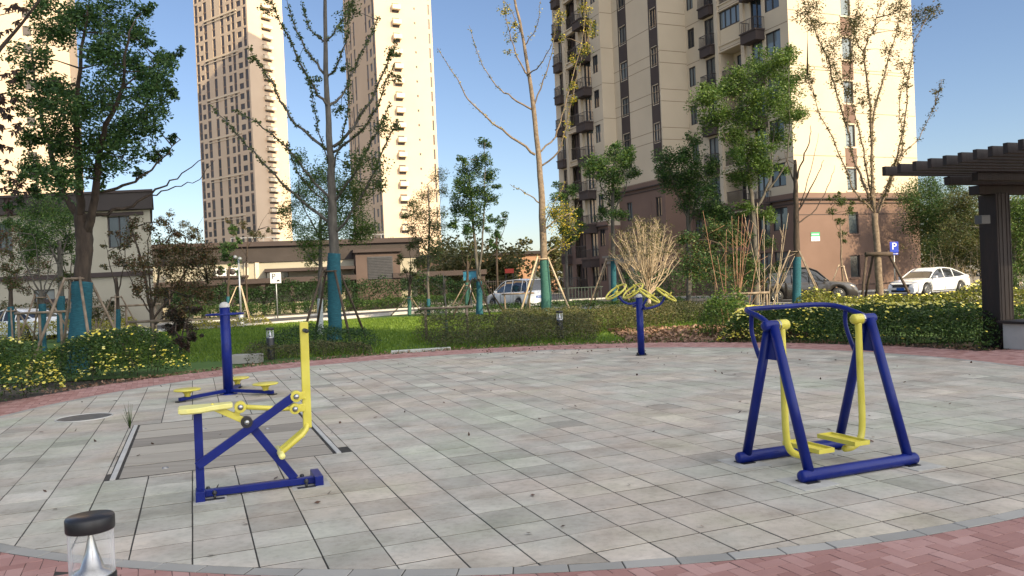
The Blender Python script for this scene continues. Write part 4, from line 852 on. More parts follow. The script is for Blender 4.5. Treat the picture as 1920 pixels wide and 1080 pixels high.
def foliage_box(name, label, cat, path, width, h0, h1, dens, leaf, m, flowers=0, kind=None, group=None, fl_top=.6, bare=.12, petal=.05, stems=True, side=-1, fr=1.0):
    """hedge along a ground polyline: leaves fill an uneven rounded volume"""
    path = [Vector((*p, 0)) for p in path]; tot = sum((b - a).length for a, b in zip(path[:-1], path[1:])); c = path[len(path) // 2]
    t = thing(name, label, cat, (c.x, c.y, 0), group)
    if kind: t['kind'] = kind
    P = []; FP = []; bumps = [(random.uniform(0, tot), random.uniform(-.5, .5), random.uniform(.25, .6), random.uniform(-.16, .18)) for _ in range(int(tot * 3) + 3)]
    def H(s, w_):
        hh = h0 + (h1 - h0) * (w_ + .5)
        for bs, bw, br, ba in bumps: hh += 1.35 * ba * h1 * math.exp(-((s - bs) ** 2 + ((w_ - bw) * width) ** 2) / (br * br))
        e = 1 - (abs(w_) * 2) ** 4 * .45; es = min(1, min(s, tot - s) / .4 + .35); return hh * e * es
    def pos(s, w_):
        for a, b in zip(path[:-1], path[1:]):
            L = (b - a).length
            if s <= L or b is path[-1]: break
            s -= L
        d = (b - a).normalized(); nn = Vector((-d.y, d.x, 0)); return a + d * min(s, L) + nn * w_ * width
    N = int(dens * tot * width)
    for i in range(N):
        s = random.uniform(0, tot); w_ = random.uniform(-.5, .5); hh = H(s, w_); p = pos(s, w_); z = hh * (1 - abs(random.gauss(0, .16))) if random.random() < .55 else hh * random.uniform(bare, 1)
        if random.random() < .12: z += random.random() * .08
        P.append((p.x + random.gauss(0, .03), p.y + random.gauss(0, .03), max(.01, z)))
    np_mesh("leaves", leaf_quads(np.array(P), *leaf, .5), 4, m, t)
    if stems:
        sb = MB()
        for i in range(int(tot * width * 5)):
            s = random.uniform(0, tot); w_ = random.uniform(-.48, .48); p = pos(s, w_); hh = H(s, w_); q = p + Vector((random.gauss(0, .1), random.gauss(0, .1), hh * random.uniform(.7, 1))); sb.tube([p, p.lerp(q, .5) + Vector((random.gauss(0, .03), random.gauss(0, .03), 0)), q], [.008, .006, .003], 3, cap=False)
        sb.build("stems", BARK, t)
    if flowers:
        V = []; cl = [(random.uniform(0, tot * fr), random.uniform(.12, .4)) for _ in range(int(tot * 2.2) + 1)]
        for i in range(int(flowers * tot * width)):
            q_ = random.choice(cl); s = random.uniform(0, tot) if random.random() < (.4 if fr == 1 else .12) else min(tot, max(0, random.gauss(*q_))); w_ = -side * random.triangular(-.5, .5, -.2) * -1 if random.random() < fl_top else side * (.5 - random.random() * .04); hh = H(s, w_); p = pos(s, w_)
            z = hh + .02 if w_ * side < .455 else hh * random.uniform(.3, 1); c_ = Vector((p.x, p.y, z)); nn = Vector((random.gauss(0, .4), random.gauss(0, .4) - .25, 1)).normalized(); X = nn.orthogonal().normalized(); Y_ = nn.cross(X); r = petal * random.uniform(.5, 1.1) / 2
            for k in range(6): a = k * math.pi / 3; V.append(tuple(c_ + (X * math.cos(a) + Y_ * math.sin(a)) * r + nn * (.2 * r)))
        o = np_mesh("blossoms", np.array(V), 6, PETAL, t); o['kind'] = 'stuff'
    return t
# --- T1 large camphor at left
cam_blobs = [(100, 60, 48), (60, 110, 34), (150, 30, 42), (205, 45, 52), (250, 60, 36), (190, 110, 50), (240, 120, 36), (290, 140, 36), (312, 112, 24), (332, 98, 14), (115, 165, 48), (62, 195, 34), (100, 225, 44), (160, 190, 46), (205, 175, 44), (262, 190, 40), (300, 180, 30), (322, 170, 18), (230, 240, 46), (280, 230, 32), (180, 262, 50), (230, 296, 40), (120, 272, 42), (52, 255, 28), (60, 310, 34), (100, 335, 36), (140, 322, 34), (290, 285, 26), (330, 262, 14), (190, 325, 30), (260, 325, 16), (38, 150, 22), (30, 335, 22), (270, 20, 22), (85, 12, 28), (275, 80, 18), (20, 380, 22), (60, 360, 20)]
make_tree("camphor_tree", "large dark green leafy tree with teal wrapped trunk, at far left", "tree", 20,
    [(146, 692, .23), (150, 620, .21), (153, 540, .20), (157, 480, .195), (158, 440, .20), (152, 400, .17)],
    [(.10, [(150, 420), (128, 375), (105, 320), (85, 250), (70, 170), (62, 90)]), (.11, [(152, 410), (148, 340), (142, 250), (150, 130), (165, 10)]), (.12, [(160, 440), (178, 375), (183, 300), (200, 235), (232, 160), (242, 60)]),
     (.05, [(176, 405), (212, 396), (250, 385), (292, 358), (330, 332), (380, 298)]), (.045, [(182, 360), (230, 348), (275, 325), (312, 288), (338, 262)]), (.02, [(285, 366), (330, 352), (372, 336), (402, 300)]), (.05, [(185, 300), (215, 270), (252, 230), (290, 170), (310, 120)]), (.04, [(120, 355), (90, 340), (55, 330), (30, 330)])],
    cam_blobs, LF_CAMPHOR, (.10, .046), 1.1, BARK, bk=1.08, wrap=530, spread=1.5, sub=.42, wrapk=1.15)
b_ = at(150, 640, 20); stakes("timber stakes tied around the large tree's teal trunk", b_.x, 20, 2.3, 1.25, STAKE, 4, 48, .04, .28)
# --- T2 bare leaved tree left of centre
T2L = [(.055, [(622, 285), (590, 262), (545, 220), (512, 160), (485, 118), (470, 90)]), (.05, [(616, 200), (590, 168), (560, 112), (534, 58), (505, -5)]), (.045, [(614, 143), (588, 112), (566, 78), (545, 35), (535, -15)]), (.035, [(611, 80), (582, 52), (566, 5)]),
       (.05, [(617, 200), (642, 180), (662, 135), (690, 75), (712, 30)]), (.035, [(612, 78), (640, 42), (664, -5)]), (.04, [(614, 145), (634, 120), (650, 70), (655, 20)]), (.06, [(625, 275), (655, 248), (692, 190), (728, 115), (748, 72)]), (.05, [(625, 285), (668, 255), (705, 198), (738, 120)]),
       (.06, [(622, 420), (590, 397), (540, 352), (488, 298), (438, 246), (398, 200)]), (.05, [(621, 375), (580, 330), (535, 275), (480, 230), (440, 208)]), (.055, [(628, 440), (658, 402), (692, 340), (728, 262), (744, 225)]), (.05, [(626, 380), (660, 332), (700, 262), (732, 195)]),
       (.03, [(622, 330), (606, 280), (590, 210), (582, 150)]), (.03, [(622, 320), (640, 262), (652, 200), (655, 150)]), (.03, [(610, 380), (570, 340), (548, 300), (540, 262)])]
make_tree("ginkgo_tree", "upright tree with thin upswept branches and teal wrap, left of centre", "tree", 27.2,
    [(628, 642, .19), (627, 560, .18), (625, 440, .165), (621, 330, .13), (616, 230, .10), (611, 130, .08), (609, 0, .055), (607, -80, .03)],
    T2L, [(735, 100, 14), (742, 150, 12), (716, 240, 20), (745, 240, 9), (693, 300, 24), (702, 345, 24), (662, 365, 30), (655, 310, 18), (652, 20, 18), (640, 55, 12), (502, 15, 10), (640, 205, 14), (590, 150, 12), (650, 130, 12), (470, 110, 10), (560, 110, 8)],
    LF_GINK, (.08, .062), .9, BARKG, wrap=475, bk=1.3, bd=.6, along=(.06, 13, .12, .2), spread=1.6, sub=.48, twig_r=.009)
b_ = at(627, 640, 27.2); stakes("dark stakes around the teal wrapped tree left of centre", b_.x, 27.2, 2.35, 1.35, STAKED, 4, 42, .045, .3)
make_tree("bushy_tree", "bushy green small tree behind the teal wrapped tree", "tree", 31,
    [(600, 606, .09), (600, 520, .08), (602, 450, .06), (600, 400, .05)], [(.04, [(602, 450), (580, 410), (560, 370)]), (.04, [(601, 430), (640, 390), (670, 360)]), (.03, [(600, 500), (570, 470), (545, 440)])],
    [(600, 330, 28), (572, 368, 28), (650, 400, 32), (690, 430, 22), (610, 432, 28), (582, 455, 24), (562, 300, 16), (640, 350, 28), (540, 395, 16), (560, 420, 20), (665, 440, 18), (620, 385, 25), (590, 480, 18)], LF_BRIGHT, (.075, .04), .8, BARKG, wrap=560, spread=1.2, wrapm=mat("pale wrap", (.35, .38, .38), (.45, .48, .48), .9, 10), bk=1.3, sub=.6)
# --- T3 ginkgo at centre
T3L = [(.06, [(1003, 290), (960, 257), (923, 230), (880, 187), (857, 147), (820, 90)]), (.05, [(997, 205), (960, 183), (930, 160), (898, 108), (880, 48)]), (.045, [(990, 140), (970, 108), (955, 60), (943, 0)]), (.04, [(1000, 200), (1020, 152), (1036, 100), (1042, 40)]), (.035, [(988, 142), (1012, 122), (1036, 80), (1046, 18)]), (.03, [(984, 85), (1004, 52), (1014, 0)]),
       (.05, [(1010, 287), (1040, 256), (1054, 216), (1068, 165), (1090, 80), (1100, 5)]), (.05, [(1014, 312), (1046, 286), (1062, 232), (1086, 130), (1112, 38)]), (.05, [(1020, 432), (1045, 410), (1070, 400), (1088, 384)]), (.045, [(1022, 478), (1042, 465), (1078, 452)]), (.035, [(1014, 382), (984, 360), (956, 345)]), (.03, [(1016, 430), (1040, 380), (1062, 340)]), (.03, [(975, 60), (960, 25), (935, -15)])]
make_tree("ginkgo_tree", "tall slender tree with a few yellow leaves and green wrap, at centre", "tree", 38,
    [(1025, 592, .20), (1022, 520, .185), (1018, 430, .165), (1013, 330, .14), (1003, 230, .115), (992, 140, .09), (978, 60, .07), (965, 0, .055), (955, -60, .04)],
    T3L, [(1096, 20, 11), (1106, 60, 12), (1070, 110, 9), (1052, 70, 7), (1100, 92, 10), (1078, 187, 8), (1064, 235, 6), (960, 70, 9), (952, 100, 6), (1050, 30, 9), (945, 20, 10), (966, 45, 8), (1074, 160, 8), (1100, 40, 9), (1044, 400, 22), (1062, 420, 20), (1052, 455, 13)],
    LF_YEL, (.08, .065), .55, BARKL, wrap=488, bk=1.5, bd=.7, along=(.12, 6, .15, .3), spread=1.5, sub=.48, second=(LF_GINK, .45), wrapm=TEALG)
b_ = at(1023, 600, 38); stakes("pale timber stakes around the green wrapped centre tree", b_.x, 38, 2.7, 1.6, TWIG, 4, 42, .05, .3)
# --- T4 multi stem tree at right
T4L = [(.055, [(1640, 402), (1622, 350), (1600, 300), (1588, 240), (1564, 160), (1545, 92), (1512, 20), (1496, -40)]), (.045, [(1640, 398), (1608, 365), (1572, 282), (1532, 200), (1514, 140)]), (.04, [(1640, 392), (1622, 300), (1606, 225), (1576, 150), (1560, 110)]),
       (.06, [(1640, 398), (1634, 300), (1631, 200), (1622, 92), (1640, 50), (1652, -20)]), (.05, [(1640, 396), (1636, 240), (1660, 132), (1680, 60), (1694, -10)]), (.045, [(1645, 402), (1670, 330), (1692, 250), (1706, 130), (1722, 60), (1762, 8)]), (.035, [(1646, 400), (1662, 362), (1684, 300), (1722, 260), (1746, 212), (1766, 150)]),
       (.035, [(1642, 392), (1690, 282), (1686, 200), (1696, 130)]), (.03, [(1590, 250), (1590, 170), (1600, 80), (1610, 0)]), (.03, [(1622, 100), (1600, 60), (1585, 0)])]
make_tree("zelkova_tree", "vase shaped tree with sparse brownish leaves against the sunlit wall", "tree", 33,
    [(1652, 588, .15), (1648, 520, .135), (1643, 450, .125), (1640, 400, .12)], T4L,
    [(1515, 20, 22), (1530, 50, 18), (1548, 85, 16), (1560, 110, 15), (1590, 60, 20), (1600, 110, 18), (1610, 40, 22), (1680, 20, 20), (1720, 30, 22), (1745, 20, 14), (1700, 60, 12), (1665, 95, 12), (1600, 170, 12), (1620, 190, 14), (1692, 120, 12), (1570, 150, 14), (1520, 150, 10), (1700, 160, 8), (1755, 170, 8)],
    LF_MIXED, (.115, .042), .7, BARKL, along=(.07, 13, .17, .10), spread=1.3, sub=.5, twig_r=.008, bk=1.45, bd=.5)
b_ = at(1648, 560, 33); sp_ = thing("tree_support", "dark timber frame with crossbar around the vase shaped tree at right", "tree support", (b_.x, 33, 0), "timber tree supports")
for sx in (-1, 1):
    MB().tube([(b_.x + sx * 1.1, 32.2, 0), (b_.x + sx * .42, 33, 2.28)], .055, 8).build("pole", STAKED, sp_); MB().tube([(b_.x + sx * .25, 33.9, 0), (b_.x + sx * .12, 33.1, 2.2)], .05, 8).build("pole", STAKED, sp_)
MB().tube([(b_.x - .55, 32.85, 2.2), (b_.x + .55, 32.85, 2.16)], .085, 8).build("crossbar", STAKED, sp_)
# --- dense trees in front of the apartment building
make_tree("camphor_tree", "large tree with light green drooping crown in front of the apartment corner", "tree", 40,
    [(1418, 590, .16), (1416, 480, .14), (1410, 380, .12), (1404, 330, .10)], [(.08, [(1412, 400), (1440, 350), (1448, 300), (1452, 220)]), (.07, [(1406, 350), (1380, 300), (1350, 240)]), (.06, [(1436, 360), (1475, 300), (1480, 200)]), (.06, [(1406, 340), (1400, 260), (1400, 180)])],
    [(1332, 188, 32), (1342, 226, 26), (1372, 250, 26), (1390, 150, 30), (1430, 130, 36), (1468, 112, 26), (1482, 152, 32), (1440, 190, 36), (1400, 210, 32), (1480, 210, 30), (1462, 258, 26), (1420, 270, 26), (1502, 215, 14), (1390, 330, 26), (1412, 300, 26), (1362, 170, 22), (1440, 320, 18), (1320, 162, 12), (1400, 388, 16), (1440, 400, 20), (1478, 98, 16), (1380, 290, 20), (1470, 320, 12)],
    LF_BRIGHT, (.14, .055), 1.25, BARKG, bk=1.15, spread=1.5, sub=.44)
make_tree("camphor_tree", "dark green rounded tree left of the large light green tree", "tree", 42,
    [(1290, 600, .13), (1292, 480, .12), (1290, 400, .10), (1294, 340, .07)], [(.06, [(1292, 420), (1310, 370), (1330, 330)]), (.05, [(1290, 410), (1268, 360), (1255, 320)])],
    [(1250, 302, 22), (1290, 292, 26), (1270, 338, 28), (1310, 330, 26), (1300, 262, 14), (1248, 330, 18), (1335, 310, 16), (1332, 358, 18), (1290, 376, 24), (1358, 402, 22), (1338, 388, 20), (1320, 400, 18), (1360, 430, 20)], LF_CAMPHOR, (.125, .06), 1.3, BARKG, spread=1.3, bk=1.22, sub=.46)
make_tree("camphor_tree", "round green tree in front of the far apartment balconies", "tree", 44,
    [(1152, 596, .12), (1150, 480, .11), (1149, 380, .09), (1150, 320, .06)], [(.05, [(1150, 400), (1170, 360), (1180, 320)]), (.05, [(1150, 390), (1128, 350), (1118, 310)])],
    [(1120, 300, 20), (1150, 290, 20), (1175, 300, 20), (1150, 330, 26), (1120, 325, 18), (1182, 322, 14), (1150, 370, 20), (1132, 398, 16), (1160, 400, 16), (1155, 274, 10), (1185, 285, 10)], LF_CAMPHOR, (.125, .06), 1.25, BARKG, wrap=485, spread=1.3, bk=1.22, sub=.46, second=(LF_BRIGHT, .3))
b_ = at(1150, 590, 44); stakes("stakes around the tree before the apartment entrance", b_.x, 44, 2.6, 1.7, STAKE, 4, 30, .05, .3)
make_tree("leafy_tree", "green tree just right of the centre tree, before the apartment edge", "tree", 47,
    [(1064, 596, .10), (1062, 450, .08), (1060, 380, .06)], [(.04, [(1062, 440), (1078, 400), (1085, 370)])],
    [(1050, 370, 18), (1070, 360, 18), (1046, 400, 18), (1078, 398, 16), (1056, 430, 18), (1046, 345, 10), (1086, 425, 12), (1070, 450, 14)], LF_CAMPHOR, (.125, .06), 1.1, BARKG, spread=1.0, second=(LF_BRIGHT, .4))
make_tree("leafy_tree", "tall narrow two stemmed green tree left of the white van", "tree", 42,
    [(899, 590, .14), (898, 530, .12), (892, 470, .08), (886, 400, .06), (880, 330, .04)], [(.07, [(899, 520), (905, 440), (909, 350), (909, 272)]), (.03, [(888, 420), (865, 380), (860, 350)])],
    [(910, 268, 12), (905, 300, 16), (915, 330, 16), (880, 320, 20), (865, 350, 22), (890, 360, 22), (860, 390, 20), (890, 395, 20), (915, 372, 16), (850, 420, 12), (875, 430, 14), (868, 300, 10), (930, 350, 8), (900, 420, 12)], LF_CAMPHOR, (.125, .06), 1.2, BARKG, wrap=528, spread=1.0, bk=1.25, sub=.46, second=(LF_GINK, .3), wrapm=TEAL)
b_ = at(898, 590, 42); stakes("stakes around the two stemmed tree left of the white van", b_.x, 42, 1.9, 1.5, STAKED, 4, 30, .045, .25)
make_tree("leafy_tree", "thin tree with rust and green leaves before the second tower", "tree", 46,
    [(804, 600, .08), (803, 500, .07), (805, 420, .05), (802, 345, .03)], [(.03, [(804, 480), (785, 430), (775, 395)]), (.03, [(805, 450), (822, 400), (828, 350)])],
    [(820, 330, 13), (830, 358, 11), (800, 370, 15), (775, 400, 16), (800, 410, 18), (820, 430, 16), (770, 430, 13), (790, 450, 16), (815, 470, 16), (790, 490, 14), (772, 380, 9), (760, 405, 8), (830, 400, 10)], LF_MIXED, (.09, .045), .7, BARKG, wrap=560, spread=1.0, bk=1.35, sub=.6, second=(LF_CAMPHOR, .4))
make_tree("leafy_tree", "small dark tree between the narrow tree and the centre tree", "tree", 58,
    [(934, 575, .09), (931, 470, .07), (930, 430, .05)], [(.03, [(932, 470), (918, 440), (912, 425)]), (.03, [(932, 465), (945, 430), (950, 405)])],
    [(925, 410, 12), (940, 420, 12), (930, 440, 13), (915, 430, 9), (946, 402, 9), (930, 462, 9), (918, 455, 8)], LF_CAMPHOR, (.13, .07), 1.2, BARK, spread=1.0)
make_tree("leafy_tree", "small sparse tree in front of the sunlit brown wall", "tree", 47,
    [(1581, 556, .06), (1578, 480, .055), (1576, 420, .04)], [(.025, [(1578, 450), (1590, 420), (1592, 390)]), (.025, [(1577, 440), (1562, 410), (1558, 385)])],
    [(1575, 380, 12), (1560, 396, 10), (1590, 396, 11), (1575, 416, 12), (1580, 440, 10), (1570, 366, 9), (1586, 452, 7), (1598, 380, 7), (1553, 372, 7)], LF_GINK, (.12, .05), .8, BARKL, spread=.8)
b_ = at(1581, 556, 47); stakes("pale stakes around the small tree before the sunlit wall", b_.x, 47, 1.7, .9, TWIG, 3, 30, .04, .15)
make_tree("bare_tree", "leafless dark trunk tree with teal wrap beside the grey car", "tree", 37,
    [(1494, 590, .16), (1494, 480, .14), (1493, 420, .13), (1492, 350, .10), (1490, 300, .06)], [(.05, [(1494, 400), (1512, 372), (1530, 335), (1545, 300)]), (.045, [(1492, 340), (1505, 300), (1518, 262), (1520, 235)]), (.04, [(1492, 345), (1478, 310), (1470, 280)]), (.035, [(1494, 420), (1530, 390), (1556, 340), (1565, 310)]), (.025, [(1500, 385), (1520, 320), (1535, 250)])],
    [(1462, 300, 8, .3)], LF_MIXED, (.1, .05), .5, BARK, wrap=482, spread=1.2)
b_ = at(1494, 580, 37); stakes("stakes around the leafless teal wrapped tree by the grey car", b_.x, 37, 2.5, 1.7, STAKE, 4, 20, .04, .25)
# --- trees at the right behind the white car
for i, (lab, Y, bx, bl, lm) in enumerate((("leafy tree behind the white car, touching the apartment edge", 52, 1795, [(1710, 372, 22), (1735, 362, 24), (1750, 400, 30), (1728, 425, 26), (1780, 440, 34), (1765, 380, 28), (1720, 400, 18), (1760, 470, 26), (1800, 410, 24), (1745, 345, 14), (1790, 350, 14)], LF_CAMPHOR),
        ("olive green leafy tree between the white car and the pergola post", 48, 1842, [(1800, 385, 26), (1830, 420, 32), (1820, 372, 20), (1835, 470, 30), (1805, 470, 26), (1850, 440, 20), (1790, 430, 20)], LF_OLIVE),
        ("bright leafy tree right of the pergola post", 44, 1905, [(1905, 390, 26), (1915, 440, 30), (1900, 480, 24), (1930, 410, 30), (1915, 350, 18), (1935, 500, 26), (1900, 520, 18), (1880, 430, 16)], LF_BRIGHT))):
    make_tree("leafy_tree", lab, "tree", Y, [(bx, 572, .11), (bx - 2, 500, .10), (bx - 4, 440, .08)], [(.05, [(bx - 2, 490), (bx - 22, 450), (bx - 38, 410)]), (.05, [(bx - 2, 480), (bx + 14, 430), (bx + 16, 390)])], bl, lm, (.12, .06), 1.0, BARKG, spread=1.6, bk=1.35, sub=.6, second=(LF_GINK, .3))
# thicket of pale twigs low behind the pergola
tk = thing("twiggy_shrub", "tangle of pale bare twigs behind the pergola post", "shrub", (27, 47, 0)); m_ = MB()
for i in range(80):
    px = random.uniform(1735, 1960); Y = random.uniform(45, 52); a = at(px, 560, Y); a.z = 0; q = a + Vector((random.gauss(0, .6), random.gauss(0, .4), random.uniform(1.2, 3.2))); m_.tube([a, a.lerp(q, .5) + Vector((random.gauss(0, .2), 0, .1)), q], [.02, .014, .005], 4, cap=False)
    for k in range(3): e = a.lerp(q, random.uniform(.4, .9)); m_.tube([e, e + Vector((random.gauss(0, .5), random.gauss(0, .3), random.uniform(.1, .7)))], [.009, .003], 3, cap=False)
m_.build("twigs", TWIG, tk)
P = np.concatenate([ball((random.uniform(24, 33), random.uniform(45, 51), random.uniform(.6, 3.2)), .35, 40) for _ in range(110)]); np_mesh("leaves", leaf_quads(P, .1, .05), 4, LF_OLIVE, tk)
# --- round twiggy pruned tree behind the wheels
c_ = at(1218, 618, 33); tb = thing("pruned_tree", "round twiggy pale branched tree behind the yellow wheels", "tree", (c_.x, 33, 0)); m_ = MB(); base = Vector((c_.x, 33, 0)); top = Vector((c_.x, 33, 1.35))
m_.tube([base, base.lerp(top, .5) + Vector((.02, 0, 0)), top], [.10, .085, .08], 8); tips = []
for i in range(84):
    a = random.uniform(0, 2 * math.pi); e = random.uniform(-.15, 1.45); d = Vector((math.cos(a) * math.cos(e), math.sin(a) * math.cos(e), math.sin(e))); s0 = Vector((base.x, base.y, random.uniform(.8, 1.9)))
    tip = Vector((base.x, base.y, 2.35)) + d * random.uniform(1.25, 1.6); p1 = s0.lerp(tip, .4) + Vector((d.x * .22, d.y * .22, -.05)); pts = bez([s0, p1, s0.lerp(tip, .75) + Vector((d.x * .08, d.y * .08, 0)), tip], 3); m_.tube(pts, np.linspace(.024, .007, len(pts)), 5, cap=False)
    for k in range(9): j = random.randrange(3, len(pts)); q = pts[j] + Vector((random.gauss(0, .16), random.gauss(0, .16), random.uniform(.05, .34))); m_.tube([pts[j], q], [.008, .003], 3, cap=False); tips.append(q)
for i in range(5): a = base + Vector((random.uniform(-1.2, .2), random.uniform(-.5, .5), random.uniform(1.8, 2.4))); m_.tube([a, a + Vector((random.uniform(-.25, .1), 0, random.uniform(1.0, 1.9)))], [.013, .006], 4)
m_.build("trunk", TWIG, tb); P = np.concatenate([ball(q, .14, 8) for q in tips if q.z > 2.5]); np_mesh("crown", leaf_quads(P, .07, .035), 4, LF_OLIVE, tb)
# --- bundles of upright bare stems
for lab, px, tops, Yc in (("clump of straight reddish bare stems right of the twiggy tree", 1395, [(1318, 395, 0), (1372, 405, 0), (1385, 405, 0), (1392, 402, 0), (1398, 408, 0), (1405, 412, 0), (1412, 418, 0), (1380, 440, 0), (1430, 430, 0), (1440, 520, 0), (1345, 480, 0), (1362, 430, 1)], 27), ("second clump of pale bare stems nearer the grey car", 1452, [(1395, 400, 0), (1420, 380, 0), (1432, 405, 0), (1450, 440, 0), (1470, 420, 0), (1478, 400, 0), (1460, 500, 0), (1490, 480, 0)], 29)):
    s0 = at(px - 25, 560, Yc); t = thing("stem_clump", lab, "shrub", (s0.x, Yc, 0)); m_ = MB()
    for x, y, _ in tops:
        p = at(x, y, Yc + random.uniform(-.6, .6)); b2 = Vector((s0.x + (p.x - s0.x) * .35 + random.gauss(0, .12), Yc + random.gauss(0, .2), 0)); m_.tube(bez([b2, b2.lerp(p, .35) + Vector((random.gauss(0, .05), 0, 0)), p], 4), np.linspace(.018, .007, 9), 5)
        for k in range(3): e = b2.lerp(p, random.uniform(.2, .9)); m_.tube([e, e + Vector((random.gauss(0, .25), random.gauss(0, .1), random.uniform(.15, .5)))], [.008, .004], 4)
    m_.build("stems", STEMR if px < 1400 else TWIG, t)
for lab, Y, bx, bl, lm in (("dark leafy shrub mass behind the reddish bare stems", 36, 1340, [(1320, 470, 30), (1350, 440, 28), (1300, 500, 28), (1290, 450, 22), (1340, 510, 26), (1370, 490, 24), (1395, 520, 22), (1330, 430, 20), (1380, 450, 18)], LF_MIXED), ("olive shrub at the foot of the apartment base, right of the bare stems", 38, 1430, [(1410, 490, 18), (1440, 460, 16), (1430, 520, 18), (1455, 500, 14), (1400, 450, 14)], LF_OLIVE)):
    make_tree("leafy_shrub", lab, "shrub", Y, [(bx, 580, .06), (bx, 520, .05)], [(.03, [(bx, 540), (bx - 14, 490), (bx - 18, 450)]), (.03, [(bx, 540), (bx + 16, 490), (bx + 20, 455)])], bl, lm, (.10, .055), .95, BARK, spread=1.2, bk=1.2, second=(LF_CAMPHOR, .6))
# --- left hand group
make_tree("leafy_tree", "mid green tree behind the large tree, before the villa", "tree", 34, [(113, 618, .12), (114, 520, .11), (111, 450, .08)], [(.05, [(112, 500), (90, 450), (75, 410)]), (.05, [(113, 490), (128, 440), (130, 400)])],
    [(90, 388, 26), (60, 410, 26), (112, 420, 26), (75, 440, 30), (102, 460, 26), (50, 460, 20), (132, 400, 18), (38, 430, 16), (132, 450, 20), (60, 480, 20), (150, 480, 12), (20, 420, 16)], LF_BRIGHT, (.08, .04), 1.1, BARKG, wrap=555, spread=1.3, bk=1.15, sub=.6, second=(LF_CAMPHOR, .55))
make_tree("leafy_tree", "shrubby reddish tree with bare fan of stems at the left edge", "tree", 28, [(80, 650, .10), (79, 580, .09), (77, 545, .07)], [(.035, [(78, 560), (60, 520), (40, 470), (36, 430)]), (.035, [(78, 560), (72, 500), (62, 440)]), (.03, [(78, 555), (92, 510), (102, 460)]), (.03, [(79, 560), (104, 520), (118, 470)]), (.03, [(78, 560), (50, 530), (15, 500)])],
    [(20, 480, 22), (30, 450, 18), (60, 505, 22), (18, 520, 22), (40, 540, 20), (90, 500, 14), (110, 530, 16), (10, 440, 18)], LF_RED, (.06, .035), .4, BARKG, bk=1.2, wrap=570, spread=1.1, second=(LF_GINK, .4))
make_tree("leafy_tree", "small tree with teal wrap standing left of the reddish shrub", "tree", 30, [(222, 640, .07), (221, 580, .065), (218, 520, .05)], [(.03, [(220, 560), (208, 500), (196, 450)]), (.03, [(220, 560), (232, 500), (236, 440)])],
    [(215, 480, 12), (200, 500, 10), (232, 460, 12), (196, 460, 8), (245, 500, 12), (180, 590, 14), (205, 570, 12)], LF_MIXED, (.07, .04), .7, BARK, wrap=580, spread=.8)
make_tree("maple_tree", "sprawling tree with rust and olive leaves left of the blue twister post", "tree", 26, [(288, 668, .09), (286, 620, .08), (282, 560, .06)],
    [(.05, [(283, 580), (268, 500), (250, 440), (235, 405)]), (.05, [(284, 580), (300, 500), (318, 440)]), (.045, [(286, 600), (330, 540), (370, 470), (392, 450)]), (.04, [(286, 610), (340, 570), (390, 530)]), (.03, [(283, 560), (275, 470), (290, 410)]), (.03, [(284, 590), (248, 530), (225, 470)])],
    [(250, 420, 13), (240, 448, 16), (280, 430, 13), (300, 470, 22), (270, 500, 22), (320, 500, 24), (340, 468, 22), (360, 500, 24), (382, 470, 20), (392, 512, 20), (340, 540, 24), (300, 548, 18), (372, 550, 20), (230, 490, 13), (402, 490, 12), (330, 440, 13), (310, 418, 10), (260, 540, 16), (395, 560, 14), (350, 580, 16), (320, 580, 14), (365, 440, 10), (215, 440, 8)],
    LF_MIXED, (.065, .045), .85, BARK, spread=1.3, sub=.55, bk=1.25, second=(LF_RED, .4), along=(.08, 5, .12, .3))
make_tree("leafy_shrub", "dense dark purple green shrub beside the timber rail at left", "shrub", 24, [(338, 672, .05), (338, 630, .04)], [(.03, [(338, 640), (325, 600), (318, 580)]), (.03, [(338, 640), (352, 600), (360, 575)])],
    [(330, 590, 20), (350, 608, 22), (340, 640, 20), (320, 618, 18), (362, 580, 14), (365, 630, 14), (318, 648, 14)], leafmat("purple green leaves", (.02, .025, .018), (.10, .035, .035), (.04, .04, .025)), (.05, .035), 1.5, BARK, spread=.5)
make_tree("leafy_tree", "dark small tree with teal wrap beside the grey lamp post", "tree", 46, [(428, 604, .08), (428, 540, .07), (430, 500, .05)], [(.03, [(430, 510), (440, 470), (436, 430)])],
    [(430, 462, 17), (440, 490, 16), (420, 480, 14), (435, 432, 11), (445, 512, 9), (415, 505, 9), (446, 452, 9)], LF_CAMPHOR, (.11, .06), 1.3, BARK, wrap=556, spread=.8)
for i, (lab, bx, bl) in enumerate((("thin twiggy tree rising over the low building, nearest the villa", 345, [(300, 415, 11), (320, 400, 9), (345, 422, 12), (362, 432, 12), (335, 440, 10), (375, 445, 10)]), ("thin twiggy tree rising over the low building before the first tower", 462, [(440, 432, 11), (455, 420, 10), (470, 436, 11), (425, 415, 9), (488, 440, 10), (505, 430, 8), (530, 400, 9), (525, 425, 8)]))):
    make_tree("leafy_tree", lab, "tree", 57, [(bx, 575, .07), (bx, 500, .06), (bx + 3, 445, .04)], [(.03, [(bx, 480), (bx - 20, 440), (bx - 30, 405)]), (.03, [(bx, 470), (bx + 22, 430), (bx + 40, 400)])], bl, LF_MIXED, (.11, .06), .7, BARK, spread=1.5)
b_ = at(80, 650, 28); stakes("timber stakes around the reddish tree at the left edge", b_.x, 28, 1.9, 1.2, STAKE, 3, 10, .035, .2)
b_ = at(222, 640, 30); stakes("timber stakes around the small tree with teal wrap at left", b_.x, 30, 1.8, 1.1, STAKE, 3, 50, .035, .18)
b_ = at(430, 604, 44); stakes("thin stakes around the dark tree by the lamp post", b_.x, 45.9, 2.1, 1.1, TWIG, 3, 80, .035, .15)
